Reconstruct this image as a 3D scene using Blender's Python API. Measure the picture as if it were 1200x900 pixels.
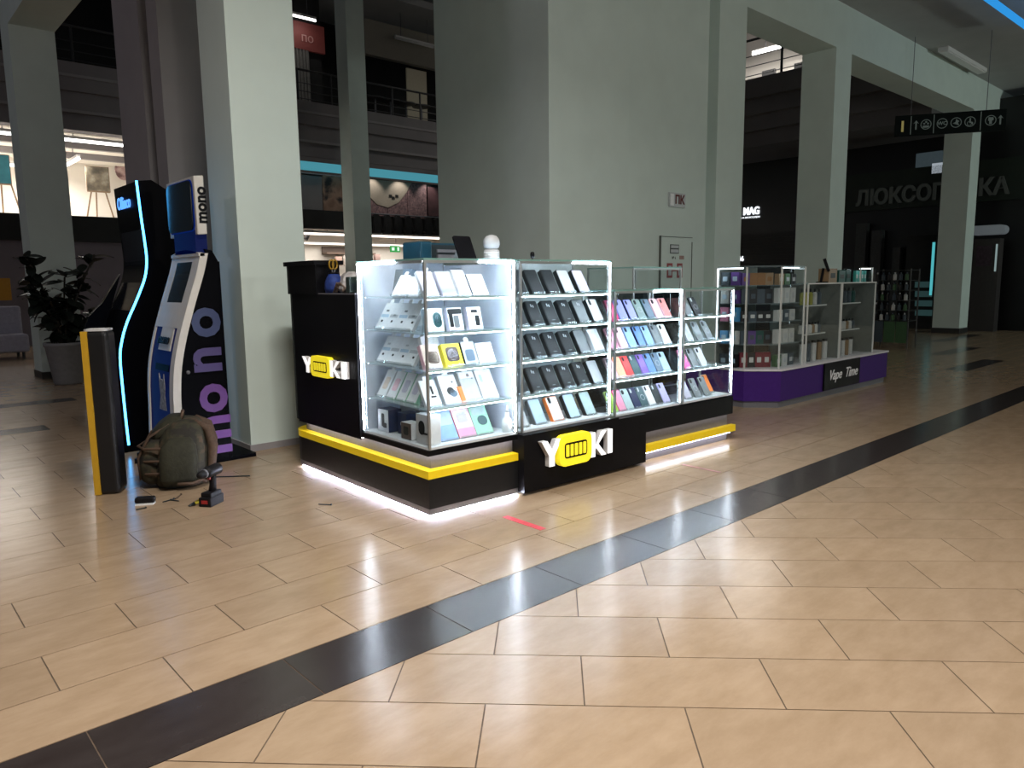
import bpy, bmesh, math, random
from mathutils import Matrix, Vector
random.seed(7)
for o in list(bpy.data.objects): bpy.data.objects.remove(o)
S = bpy.context.scene
COL = S.collection
# ------------------------------------------------------------------ camera
FPX = 864.136
FW = Vector((0.66473112, 0.73445003, -0.13680528)); RT = Vector((0.7401677, -0.67229953, -0.01284969)); UP = Vector((0.10141158, 0.09271726, 0.99051461))
CAMH = 1.27244
cd = bpy.data.cameras.new('camera'); cam = bpy.data.objects.new('camera', cd); COL.objects.link(cam)
cd.sensor_width = 36.0; cd.lens = FPX / 1200 * 36; cd.clip_start = 0.05; cd.clip_end = 200
cam.matrix_world = Matrix(((RT.x, UP.x, -FW.x, 0), (RT.y, UP.y, -FW.y, 0), (RT.z, UP.z, -FW.z, CAMH), (0, 0, 0, 1)))
S.camera = cam
# ------------------------------------------------------------------ world / exposure
w = bpy.data.worlds.new('world'); S.world = w; w.use_nodes = True
w.node_tree.nodes['Background'].inputs[0].default_value = (0.58, 0.76, 0.86, 1)
w.node_tree.nodes['Background'].inputs[1].default_value = 0.065
S.view_settings.view_transform = 'Standard'; S.view_settings.look = 'None'
S.view_settings.exposure = 0.0; S.view_settings.gamma = 1.0; S.view_settings.use_curve_mapping = False

# ------------------------------------------------------------------ helpers
def PV(q, y):           # point of the photograph on the vertical plane Y = y
    d = FW * FPX + RT * (q[0] - 600) - UP * (q[1] - 450); t = y / d.y
    return Vector((0, 0, CAMH)) + d * t
def PU(q, x):
    d = FW * FPX + RT * (q[0] - 600) - UP * (q[1] - 450); t = x / d.x
    return Vector((0, 0, CAMH)) + d * t

MATS = {}
def mat(name, col, rough=.5, metal=0., emit=None, es=0., noise=.0, nscale=20., bump=0., spec=.5, coat=0.):
    if name in MATS: return MATS[name]
    m = bpy.data.materials.new(name); m.use_nodes = True; nt = m.node_tree; b = nt.nodes['Principled BSDF']
    b.inputs['Base Color'].default_value = (*col, 1); b.inputs['Roughness'].default_value = rough; b.inputs['Metallic'].default_value = metal
    b.inputs['Specular IOR Level'].default_value = spec; b.inputs['Coat Weight'].default_value = coat
    if emit is not None:
        b.inputs['Emission Color'].default_value = (*emit, 1); b.inputs['Emission Strength'].default_value = es
    if noise or bump:
        tc = nt.nodes.new('ShaderNodeTexCoord'); n = nt.nodes.new('ShaderNodeTexNoise'); n.inputs['Scale'].default_value = nscale; n.inputs['Detail'].default_value = 4
        nt.links.new(tc.outputs['Object'], n.inputs['Vector'])
        if noise:
            r = nt.nodes.new('ShaderNodeValToRGB')
            r.color_ramp.elements[0].color = (*[c * (1 - noise) for c in col], 1); r.color_ramp.elements[1].color = (*[min(1, c * (1 + noise)) for c in col], 1)
            r.color_ramp.elements[0].position = .3; r.color_ramp.elements[1].position = .7
            nt.links.new(n.outputs['Fac'], r.inputs[0]); nt.links.new(r.outputs[0], b.inputs['Base Color'])
        if bump:
            bp = nt.nodes.new('ShaderNodeBump'); bp.inputs['Strength'].default_value = bump; bp.inputs['Distance'].default_value = .01
            nt.links.new(n.outputs['Fac'], bp.inputs['Height']); nt.links.new(bp.outputs['Normal'], b.inputs['Normal'])
    MATS[name] = m; return m
def glassmat(name, tint=(.965, .985, .99), refl=.035, rough=.0, haze=0., hazecol=(.8, .9, .95)):
    if name in MATS: return MATS[name]
    m = bpy.data.materials.new(name); m.use_nodes = True; nt = m.node_tree; nt.nodes.clear()
    out = nt.nodes.new('ShaderNodeOutputMaterial'); t = nt.nodes.new('ShaderNodeBsdfTransparent'); g = nt.nodes.new('ShaderNodeBsdfGlossy')
    fr = nt.nodes.new('ShaderNodeLayerWeight'); fr.inputs[0].default_value = .5; mx = nt.nodes.new('ShaderNodeMixShader')
    pw = nt.nodes.new('ShaderNodeMath'); pw.operation = 'POWER'; pw.inputs[1].default_value = 5; nt.links.new(fr.outputs['Facing'], pw.inputs[0])
    t.inputs[0].default_value = (*tint, 1); g.inputs['Roughness'].default_value = rough; g.inputs[0].default_value = (.9, .95, .95, 1)
    ml = nt.nodes.new('ShaderNodeMath'); ml.operation = 'MULTIPLY_ADD'; ml.inputs[1].default_value = .7; ml.inputs[2].default_value = refl; ml.use_clamp = True
    nt.links.new(pw.outputs[0], ml.inputs[0]); nt.links.new(ml.outputs[0], mx.inputs[0])
    nt.links.new(t.outputs[0], mx.inputs[1]); nt.links.new(g.outputs[0], mx.inputs[2]); last = mx
    if haze:
        d = nt.nodes.new('ShaderNodeBsdfDiffuse'); d.inputs[0].default_value = (*hazecol, 1); m2 = nt.nodes.new('ShaderNodeMixShader'); m2.inputs[0].default_value = haze
        nt.links.new(mx.outputs[0], m2.inputs[1]); nt.links.new(d.outputs[0], m2.inputs[2]); last = m2
    nt.links.new(last.outputs[0], out.inputs[0]); MATS[name] = m; return m
def lamp_mat(name, col, s):
    if name in MATS: return MATS[name]
    m = bpy.data.materials.new(name); m.use_nodes = True; nt = m.node_tree; nt.nodes.clear()
    out = nt.nodes.new('ShaderNodeOutputMaterial'); e = nt.nodes.new('ShaderNodeEmission'); e.inputs[0].default_value = (*col, 1); e.inputs[1].default_value = s
    nt.links.new(e.outputs[0], out.inputs[0]); MATS[name] = m; return m

class MB:
    def __init__(s): s.v = []; s.f = []
    def add(s, vs, fs, M=None):
        n = len(s.v)
        s.v += [tuple(M @ Vector(p)) if M is not None else tuple(p) for p in vs]; s.f += [tuple(i + n for i in f) for f in fs]; return s
    def box(s, x0, y0, z0, x1, y1, z1, M=None):
        x0, x1 = sorted((x0, x1)); y0, y1 = sorted((y0, y1)); z0, z1 = sorted((z0, z1))
        return s.add([(x0, y0, z0), (x1, y0, z0), (x1, y1, z0), (x0, y1, z0), (x0, y0, z1), (x1, y0, z1), (x1, y1, z1), (x0, y1, z1)],
                     [(0, 3, 2, 1), (4, 5, 6, 7), (0, 1, 5, 4), (1, 2, 6, 5), (2, 3, 7, 6), (3, 0, 4, 7)], M)
    def prism(s, poly, a, b, axis='z', M=None):   # poly CCW seen from +axis ; axis y: poly in (x,z) ; axis x: poly in (y,z)
        n = len(poly)
        mk = {'z': lambda p, t: (p[0], p[1], t), 'y': lambda p, t: (p[0], t, p[1]), 'x': lambda p, t: (t, p[0], p[1])}[axis]
        vs = [mk(p, a) for p in poly] + [mk(p, b) for p in poly]
        fs = [tuple(range(n))[::-1], tuple(range(n, 2 * n))] + [(i, (i + 1) % n, n + (i + 1) % n, n + i) for i in range(n)]
        return s.add(vs, fs, M)
    def tube(s, pts, r, n=8, M=None):
        pts = [Vector(p) for p in pts]; rr = r if isinstance(r, (list, tuple)) else [r] * len(pts); vs = []; fs = []
        up = Vector((0, 0, 1)); prev = None
        for i, p in enumerate(pts):
            t = (pts[min(i + 1, len(pts) - 1)] - pts[max(i - 1, 0)]).normalized()
            a = prev if prev is not None else (up if abs(t.z) < .9 else Vector((1, 0, 0)))
            x = (a - t * a.dot(t)).normalized(); y = t.cross(x); prev = x
            for k in range(n):
                g = 2 * math.pi * k / n; vs.append(p + (x * math.cos(g) + y * math.sin(g)) * rr[i])
        for i in range(len(pts) - 1):
            for k in range(n): fs.append((i * n + k, i * n + (k + 1) % n, (i + 1) * n + (k + 1) % n, (i + 1) * n + k))
        fs.append(tuple(range(n))[::-1]); fs.append(tuple((len(pts) - 1) * n + k for k in range(n)))
        return s.add(vs, fs, M)
    def lathe(s, prof, n=16, M=None):             # prof list of (r,z)
        vs = [(r * math.cos(2 * math.pi * k / n), r * math.sin(2 * math.pi * k / n), z) for r, z in prof for k in range(n)]
        fs = [(i * n + k, i * n + (k + 1) % n, (i + 1) * n + (k + 1) % n, (i + 1) * n + k) for i in range(len(prof) - 1) for k in range(n)]
        fs.append(tuple(range(n))[::-1]); fs.append(tuple((len(prof) - 1) * n + k for k in range(n)))
        return s.add(vs, fs, M)
    def mesh(s, name, m, smooth=False):
        me = bpy.data.meshes.new(name); me.from_pydata(s.v, [], s.f); me.materials.append(m)
        bm = bmesh.new(); bm.from_mesh(me); bmesh.ops.recalc_face_normals(bm, faces=bm.faces); bm.to_mesh(me); bm.free()
        if smooth:
            for p in me.polygons: p.use_smooth = True
        return me
    def build(s, name, m, parent=None, smooth=False, loc=None, rot=None):
        return put(name, s.mesh(name, m, smooth), parent, loc, rot)
def put(name, me, parent=None, loc=None, rot=None):
    o = bpy.data.objects.new(name, me); COL.objects.link(o)
    if parent is not None: o.parent = parent
    if loc is not None: o.location = loc
    if rot is not None: o.rotation_euler = rot
    return o
def bevel(o, wdt, seg=2):
    bm = bmesh.new(); bm.from_mesh(o.data); bmesh.ops.remove_doubles(bm, verts=bm.verts, dist=1e-5)
    bmesh.ops.bevel(bm, geom=list(bm.edges), offset=wdt, segments=seg, affect='EDGES', profile=.5, clamp_overlap=True); bm.to_mesh(o.data); bm.free(); return o
def rrect(w, h, r, n=4, cx=0, cy=0):
    p = []
    for qx, qy, a0 in ((w / 2 - r, h / 2 - r, 0), (-w / 2 + r, h / 2 - r, 90), (-w / 2 + r, -h / 2 + r, 180), (w / 2 - r, -h / 2 + r, 270)):
        for k in range(n + 1):
            a = math.radians(a0 + 90 * k / n); p.append((cx + qx + r * math.cos(a), cy + qy + r * math.sin(a)))
    return p
def tag(o, label, cat, group=None, kind=None):
    if label: o['label'] = label
    if cat: o['category'] = cat
    if group: o['group'] = group
    if kind: o['kind'] = kind
    return o
def empty(name, loc=(0, 0, 0), rz=0, label=None, cat=None, group=None, scale=None):
    o = bpy.data.objects.new(name, None); COL.objects.link(o); o.location = loc; o.rotation_euler = (0, 0, rz); o.empty_display_size = .05
    if scale: o.scale = scale
    tag(o, label, cat, group); return o
def struct(name, mb, m, label=None, smooth=False):
    o = mb.build(name, m, None, smooth); o['kind'] = 'structure'
    if label: o['label'] = label
    return o
def copy_tree(o, parent=None):
    c = o.copy(); COL.objects.link(c); c.parent = parent
    for ch in list(o.children): copy_tree(ch, c)
    return c
def text_mesh(s, size, ext=.002, off=0., shear=0., name='text', align='CENTER', space=1.):
    cu = bpy.data.curves.new(name, 'FONT'); cu.body = s; cu.size = size; cu.extrude = ext; cu.offset = off; cu.shear = shear; cu.align_x = align; cu.align_y = 'CENTER'; cu.resolution_u = 3; cu.space_character = space
    t = bpy.data.objects.new('tmp', cu); COL.objects.link(t); dg = bpy.context.evaluated_depsgraph_get(); dg.update()
    me = bpy.data.meshes.new_from_object(t.evaluated_get(dg)); bpy.data.objects.remove(t); return me
def text(s, size, m, parent, loc, face='-y', name='lettering', ext=.002, off=0., shear=0., spin=0., sx=1., space=1., align='CENTER'):
    me = text_mesh(s, size, ext, off, shear, name, align, space); me.materials.clear(); me.materials.append(m)
    o = bpy.data.objects.new(name, me); COL.objects.link(o); o.parent = parent
    R = Matrix.Rotation(math.pi / 2, 4, 'X') if face == '-y' else Matrix.Rotation(-math.pi / 2, 4, 'Z') @ Matrix.Rotation(math.pi / 2, 4, 'X')
    me.transform(R @ Matrix.Rotation(spin, 4, 'Z') @ Matrix.Diagonal((sx, 1, 1, 1))); o.location = loc
    return o
ORD = ['first', 'second', 'third', 'fourth', 'fifth', 'sixth', 'seventh', 'eighth', 'ninth', 'tenth', 'eleventh', 'twelfth', 'thirteenth', 'fourteenth']

# ------------------------------------------------------------------ materials
def tile_material(name, c1, c2, rough):
    m = bpy.data.materials.new(name); m.use_nodes = True; nt = m.node_tree; b = nt.nodes['Principled BSDF']; MATS[name] = m
    g = nt.nodes.new('ShaderNodeNewGeometry'); mp = nt.nodes.new('ShaderNodeMapping'); mp.inputs['Scale'].default_value = (2.2, 5, 3); n = nt.nodes.new('ShaderNodeTexNoise'); n.inputs['Scale'].default_value = 2.2; n.inputs['Detail'].default_value = 8; n.inputs['Roughness'].default_value = .65
    nt.links.new(g.outputs['Position'], mp.inputs[0]); nt.links.new(mp.outputs[0], n.inputs['Vector'])
    r = nt.nodes.new('ShaderNodeValToRGB'); r.color_ramp.elements[0].position = .35; r.color_ramp.elements[1].position = .68
    r.color_ramp.elements[0].color = (*c1, 1); r.color_ramp.elements[1].color = (*c2, 1)
    nt.links.new(n.outputs['Fac'], r.inputs[0])
    oi = nt.nodes.new('ShaderNodeObjectInfo'); hs = nt.nodes.new('ShaderNodeHueSaturation'); mr = nt.nodes.new('ShaderNodeMapRange'); mr.inputs[3].default_value = .94; mr.inputs[4].default_value = 1.06
    nt.links.new(oi.outputs['Random'], mr.inputs[0]); nt.links.new(mr.outputs[0], hs.inputs['Value']); nt.links.new(r.outputs[0], hs.inputs['Color']); nt.links.new(hs.outputs[0], b.inputs['Base Color'])
    b.inputs['Roughness'].default_value = rough; b.inputs['Specular IOR Level'].default_value = .5
    return m
M_TILE = tile_material('beige_stone_tile', (.315, .222, .142), (.385, .280, .188), .215)
M_TDARK = tile_material('charcoal_stone_tile', (.028, .021, .020), (.040, .032, .031), .20)
M_GROUT = mat('dark_grout', (.10, .07, .05), .9, noise=.2)
M_WALL = mat('painted_plaster', (.69, .80, .755), .85, noise=.03, nscale=3, bump=.05)
M_WALLD = mat('grey_plaster', (.31, .295, .305), .9, noise=.05, nscale=3)
M_CEIL = mat('ceiling_paint', (.42, .43, .43), .9, noise=.05, nscale=2)
M_SKIRT = mat('dark_skirting', (.03, .03, .03), .5, noise=.2)
M_BLACK = mat('black_laminate', (.005, .005, .0065), .38, noise=.1, nscale=40, spec=.12)
M_CHAR = mat('charcoal_laminate', (.010, .0105, .012), .45, noise=.1, nscale=40, spec=.25)
M_STEEL = mat('brushed_steel', (.16, .16, .18), .5, .2, noise=.06, nscale=60)
M_SILV = mat('silver_laminate', (.20, .19, .22), .5, .2, noise=.05, nscale=50)
M_YEL = mat('yellow_acrylic', (.85, .60, .01), .35, emit=(1, .70, .01), es=.14, noise=.03)
M_YELL = mat('yellow_lit_acrylic', (.9, .75, .02), .4, emit=(1, .82, .03), es=.55, noise=.02)
M_WHL = mat('white_lit_acrylic', (.9, .9, .92), .4, emit=(1, 1, 1), es=.75, noise=.01)
M_WSIDE = mat('white_acrylic_return', (.62, .6, .6), .5, noise=.02)
M_WHITE = mat('white_plastic', (.8, .8, .8), .4, noise=.02)
M_GLASS = glassmat('clear_glass')
M_GEDGE = mat('green_glass_edge', (.18, .33, .30), .25, noise=.1)
M_SHELF = glassmat('shelf_glass', (.94, .98, .985), .05, .05, .10, (.78, .92, .97))
M_ACRYL = glassmat('clear_acrylic', (.95, .98, .99), .06, .1, .14, (.9, .97, 1))
M_ALU = mat('aluminium_profile', (.52, .54, .54), .35, .8, noise=.05)
M_LED = lamp_mat('cool_led', (.80, .89, 1.0), 48)
M_LEDP = lamp_mat('plinth_led', (.72, .79, 1.0), 300)
M_LEDY = lamp_mat('ledge_led', (1, .97, .95), 15)
M_RED = mat('red_tape', (.62, .04, .06), .5, noise=.15)
M_MIRR = mat('pale_back_panel', (.68, .74, .86), .55, .0, noise=.04)
M_PURP = mat('purple_laminate', (.055, .016, .17), .55, noise=.06, nscale=30, spec=.15)
M_NEON = lamp_mat('blue_neon', (.07, .45, 1.0), 7)
M_NEON2 = lamp_mat('blue_sign_glow', (.10, .32, 1.0), 1.7)
M_TUBE = lamp_mat('white_tube', (1, .97, .93), 5)

# ------------------------------------------------------------------ floor
def clip(poly, n, d):     # keep points with n.p <= d
    out = []
    for i in range(len(poly)):
        a, b = poly[i], poly[(i + 1) % len(poly)]
        da = n[0] * a[0] + n[1] * a[1] - d; db = n[0] * b[0] + n[1] * b[1] - d
        if da <= 0: out.append(a)
        if (da < 0 < db) or (db < 0 < da):
            t = da / (da - db); out.append((a[0] + (b[0] - a[0]) * t, a[1] + (b[1] - a[1]) * t))
    return out
floor = struct('floor', MB().box(-9, -8, -.06, 26, 34, -.0025), M_GROUT, 'tiled mall floor')
G = .0022
def inview(p):
    d = Vector((p[0], p[1], -CAMH)); z = d.dot(FW)
    x = 600 + FPX * d.dot(RT) / max(z, .05); y = 450 - FPX * d.dot(UP) / max(z, .05)
    seen = z > .3 and -150 < x < 1350 and y < 1010
    return (x, y, z if seen else 100 + d.length)         # tiles in view come first when they are sorted
tiles = []                # (kind, poly, dark)
BV0, BV1 = 2.005, 2.3054
DARKS = [(10.95, 3.0), (12.0, 3.0), (13.3, 4.1), (14.3, 4.1), (15.3, 4.1), (.95, 7.66), (1.2, 7.66), (1.1, 9.4), (1.5, 9.4)]
for r in range(0, 60):                                   # rows parallel to the band, beyond it
    y0 = BV1 + .3 * r; u0 = .7067 if r % 2 == 0 else .397
    for k in range(-6, 36):
        x0 = u0 + .6 * k; c = inview((x0 + .3, y0 + .15))
        if not c: continue
        dark = (abs(y0 - 3.2054) < .02 and 10.6 < x0 < 12.4) or (abs(y0 - 4.1054) < .02 and 12.8 < x0 < 15) or (abs(y0 - 7.7054) < .02 and .4 < x0 < 1.3) or (abs(y0 - 9.5054) < .02 and .5 < x0 < 1.6) or (abs(y0 - 5.0054) < .02 and 15.5 < x0 < 18)
        tiles.append((c[2], [(x0 + G, y0 + G), (x0 + .6 - G, y0 + G), (x0 + .6 - G, y0 + .3 - G), (x0 + G, y0 + .3 - G)], dark))
for k in range(-4, 40):                                  # the dark band itself
    x0 = .405 + .6 * k; c = inview((x0 + .3, 2.155))
    if c: tiles.append((c[2], [(x0 + G, BV0 + G), (x0 + .6 - G, BV0 + G), (x0 + .6 - G, BV1 - G), (x0 + G, BV1 - G)], True))
th2 = -.790876; e1 = (math.cos(th2), math.sin(th2)); e2 = (-math.sin(th2), math.cos(th2))
for r in range(-6, 40):                                  # diagonal field on the camera's side
    y0 = 2.0853 + .3 * r; u0 = -.5078 + .3012 * r
    for k in range(-30, 40):
        x0 = u0 + .6 * k
        P = [(x0 + G, y0 + G), (x0 + .6 - G, y0 + G), (x0 + .6 - G, y0 + .3 - G), (x0 + G, y0 + .3 - G)]
        P = [(e1[0] * a + e2[0] * b, e1[1] * a + e2[1] * b) for a, b in P]
        if max(p[0] for p in P) > 18: continue
        P = clip(P, (0, 1), BV0 - G)
        if len(P) < 3: continue
        cx = sum(p[0] for p in P) / len(P); cy = sum(p[1] for p in P) / len(P); c = inview((cx, cy))
        if c: tiles.append((c[2], P, False))
tiles.sort(key=lambda t: t[0])
full = {}
def tile_mb(P, cx, cy):
    b = MB(); n = len(P); q = [(p[0] - cx, p[1] - cy) for p in P]
    b.prism(q, -.0025, 0.0)
    b.f.pop(0)
    return b
near = [t for t in tiles[:300]]; rest = tiles[300:]
for i, (d, P, dk) in enumerate(near):
    cx = sum(p[0] for p in P) / len(P); cy = sum(p[1] for p in P) / len(P); m = M_TDARK if dk else M_TILE
    q = tuple((round(p[0] - cx, 3), round(p[1] - cy, 3)) for p in P); key = (q, dk)
    if key not in full: full[key] = tile_mb(P, cx, cy).mesh('floor_tile', m)
    put('floor_tile', full[key], floor, (cx, cy, 0))
for dk in (False, True):
    b = MB()
    for d, P, k in rest:
        if k == dk: b.prism(P, -.0025, 0.0)
    o = b.build('far_floor_tiles', M_TDARK if dk else M_TILE, floor); o['kind'] = 'stuff'

# ------------------------------------------------------------------ shell: columns, beams, ceilings
FL2 = 6.1
def column(name, x0, y0, x1, y1, z1, label, skirt=.1):
    o = struct(name, MB().box(x0, y0, 0, x1, y1, z1), M_WALL, label)
    k = MB().box(x0 - .012, y0 - .012, 0, x1 + .012, y1 + .012, skirt).build('baseboard', M_SKIRT if skirt > .09 else M_WALLD, o); return o
column('wall_column', 2.25, 5.5, 2.775, 6.02, 4.82, 'white square column behind the two payment terminals', .05)
struct('wall_core', MB().prism([(5.53, 5.5), (6.81, 5.5), (6.81, 5.56), (8.46, 5.56), (8.46, 5.68), (8.6, 5.68), (8.6, 5.5), (9.24, 5.5), (9.24, 7.4), (5.53, 7.4)], 0, 9), M_WALL, 'broad pale wall block with pilasters behind the lit kiosk')
column('wall_column', 11.86, 5.5, 12.41, 6.05, 4.82, 'grey column behind the purple kiosk')
column('wall_column', 18.46, 5.5, 19.02, 6.05, 4.82, 'grey column near the optician shop sign', .12)
column('wall_column', 2.03, 12.1, 2.57, 12.65, 4.75, 'teal-grey column behind the potted plant')
struct('wall_core', MB().prism([(2.25, 6.93), (3.5, 6.93), (3.5, 8.2), (2.25, 8.2), (2.25, 7.43), (2.34, 7.43), (2.34, 7.2), (2.25, 7.2)][::1], 0, 9), M_WALLD, 'dark grey wall pier behind the terminals')
struct('wall_beam', MB().box(9.24, 5.5, 4.82, 26, 6.05, 5.9), M_WALL, 'concrete beam running over the columns at right')
struct('wall_beam', MB().box(-9, 5.5, 4.82, 5.53, 6.05, 5.9), M_WALL, 'concrete beam over the column row at left')
struct('ceiling_roof', MB().box(-9, 6.05, 10.4, 26, 34, 10.6), M_CEIL)
struct('wall_beam', MB().box(2.03, 8.2, 4.75, 2.57, 12.65, 5.6), M_WALL, 'concrete beam meeting the column behind the plant')
struct('ceiling', MB().box(-9, -8, 5.5, 26, 5.5, 5.7), M_CEIL, 'pale corridor ceiling')
column('wall_column', 10.35, 17.6, 10.88, 18.15, 10.4, 'dark column in front of the mural shop')
# ------------------------------------------------------------------ ceiling lamps of the corridor
def ceiling_lamp(x, y, ln, along, label, power, col=(1, .94, .86)):
    t = empty('ceiling_lamp', (x, y, 5.4), 0 if along == 'x' else math.pi / 2, label, 'lamp', 'linear ceiling lamps over the corridor')
    bevel(MB().box(-ln / 2, -.09, .02, ln / 2, .09, .1).build('housing', M_WHITE, t), .008)
    MB().box(-ln / 2 + .03, -.07, .005, ln / 2 - .03, .07, .02).build('diffuser', lamp_mat('lamp_diffuser_on', col, 4) if power else M_WHITE, t)
    if power:
        l = bpy.data.lights.new('lamp_light', 'AREA'); l.shape = 'RECTANGLE'; l.size = ln; l.size_y = .3; l.energy = power; l.color = col; l.spread = 2.62
        lo = bpy.data.objects.new('lamp_light', l); COL.objects.link(lo); lo.parent = t; lo.location = (0, 0, -.01)
    return t
ceiling_lamp(4.6, -1.2, 2.4, 'x', 'lit linear ceiling lamp over the foreground floor', 30)
ceiling_lamp(.9, .7, 1.4, 'x', 'lit linear ceiling lamp in front of the white column', 290)
ceiling_lamp(16.8, 5.25, 2.3, 'x', 'unlit white linear lamp beside the ceiling beam', 0)
for gx, gy, gw, gl in ((.9, -3.6, 150, 'left'), (4.6, -3.6, 240, 'middle'), (18.3, -3.4, 620, 'right')):  # unseen globes added to brighten the wall and column faces
    gt = empty('added_globe', (gx, gy, 3.3), 0, '%s added fill lamp, a frosted globe over the corridor behind the viewpoint' % gl, 'lamp', 'added fill globes')
    MB().lathe([(.03, .205), (.12, .17), (.19, .09), (.21, 0), (.19, -.09), (.12, -.17), (.02, -.21)], 24).build('globe', lamp_mat('frosted_fill_globe', (1, .95, .88), 3), gt, True)
    MB().tube([(0, 0, .2), (0, 0, 2.2)], .008, 6).build('cord', M_BLACK, gt); MB().lathe([(.05, .2), (.05, .26), (.02, .28)], 12).build('fitting', M_BLACK, gt)
    l = bpy.data.lights.new('added_globe_light', 'POINT'); l.energy = gw; l.color = (1, .95, .88) if gx < 10 else (.86, 1, .93); l.shadow_soft_size = .22
    lo = bpy.data.objects.new('added_globe_light', l); COL.objects.link(lo); lo.parent = gt; lo.location = (0, 0, -.25)
gt = empty('added_globe', (-4.2, 8.6, 4.4), 0, 'added lilac fill globe in the atrium beyond the left edge', 'lamp', 'added fill globes')  # out-of-view lamp added to lift the pier and left fascia
MB().lathe([(.03, .205), (.12, .17), (.19, .09), (.21, 0), (.19, -.09), (.12, -.17), (.02, -.21)], 24).build('globe', lamp_mat('lilac_fill_globe', (1, .84, .96), 2), gt, True)
MB().tube([(0, 0, .2), (0, 0, 6.0)], .008, 6).build('cord', M_BLACK, gt); MB().lathe([(.05, .2), (.05, .26), (.02, .28)], 12).build('fitting', M_BLACK, gt)
l = bpy.data.lights.new('added_globe_light', 'POINT'); l.energy = 110; l.color = (1, .84, .96); l.shadow_soft_size = .22
lo = bpy.data.objects.new('added_globe_light', l); COL.objects.link(lo); lo.parent = gt; lo.location = (0, 0, -.25)
bt = empty('blue_light_tube', (12.2, 3.7, 5.22), 0, 'blue glowing tube hung under the ceiling at far right', 'lamp')
MB().tube([(0, 0, 0), (3.0, -.05, 0)], .05, 12).build('tube', lamp_mat('blue_tube', (.03, .30, .75), 1.0), bt, True)
for x in (.4, 2.6): MB().tube([(x, 0, .05), (x, 0, .28)], .008, 6).build('hanger', M_STEEL, bt)

# ------------------------------------------------------------------ far shops across the atrium (plane y ~ 19) and at right (plane x ~ 20)
def rectV(x0, y0, x1, y1, v):
    a = PV((x0, (y0 + y1) / 2), v); b = PV((x1, (y0 + y1) / 2), v); c = PV(((x0 + x1) / 2, y0), v); d = PV(((x0 + x1) / 2, y1), v)
    return a.x, b.x, d.z, c.z
def rectU(x0, y0, x1, y1, u):
    a = PU((x0, (y0 + y1) / 2), u); b = PU((x1, (y0 + y1) / 2), u); c = PU(((x0 + x1) / 2, y0), u); d = PU(((x0 + x1) / 2, y1), u)
    return b.y, a.y, d.z, c.z
M_FAS = mat('fascia_plaster', (.23, .215, .225), .9, noise=.05, nscale=2)
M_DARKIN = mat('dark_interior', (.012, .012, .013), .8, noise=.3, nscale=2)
M_CREAM = mat('cream_shop_wall', (.72, .68, .62), .8, noise=.04, nscale=2)
M_LILAC = mat('lilac_grey_wall', (.20, .175, .20), .8, noise=.05, nscale=2)
M_BLK = mat('matt_black_fascia', (.004, .004, .0045), .6, noise=.2, nscale=5)
M_IRON = mat('dark_iron', (.05, .05, .055), .45, .5, noise=.1)
def stepped(prefix, lab, boxes, m): 
    b = MB()
    for q in boxes: b.box(*q)
    return struct(prefix, b, m, lab)
stepped('wall_left', 'upper floor slab edge with stepped fascia at left', [(-3, 18.7, 5.5, 17, 19.3, FL2), (-3, 18.82, 5.1, 17, 19.3, 5.5), (-3, 18.95, 4.72, 17, 19.3, 5.1), (-3, 19.3, 5.6, 17, 27, FL2)], M_FAS)
stepped('trim_1', 'pale ledge line on the left slab edge', [(-3, 18.66, 5.78, 17, 18.7, 5.84), (-3, 18.78, 5.06, 17, 18.82, 5.12)], M_WALLD)
struct('wall_upper_left', MB().box(-3, 22.5, FL2, 17, 22.7, 9.7), M_DARKIN)
struct('ceiling_upper', MB().box(-3, 19.4, 9.6, 17, 27, 9.8), M_CEIL)
def railing(name, label, a, b, axis, fixed, z0, z1, n):
    t = empty(name, (a, fixed, z0) if axis == 'x' else (fixed, a, z0), 0, label, 'railing')
    L = b - a; pt = (lambda s, z: (s, 0, z)) if axis == 'x' else (lambda s, z: (0, s, z))
    MB().tube([pt(0, z1 - z0), pt(L, z1 - z0)], .03, 8).build('top_rail', M_IRON, t, True)
    for fz in (.12, .35, .6): MB().tube([pt(0, (z1 - z0) * fz), pt(L, (z1 - z0) * fz)], .012, 6).build('wire', M_IRON, t)
    for k in range(n + 1): MB().tube([pt(L * k / n, 0), pt(L * k / n, z1 - z0)], .03, 6).build('post', M_IRON, t)
    return t
railing('balcony_railing', 'dark railing on the upper floor beyond the plant', 1.5, 6.2, 'x', 18.9, FL2, 6.9, 5)
railing('balcony_railing', 'dark railing on the upper floor above the mural shop', 8.6, 15.5, 'x', 18.9, FL2, 6.93, 7)
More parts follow.
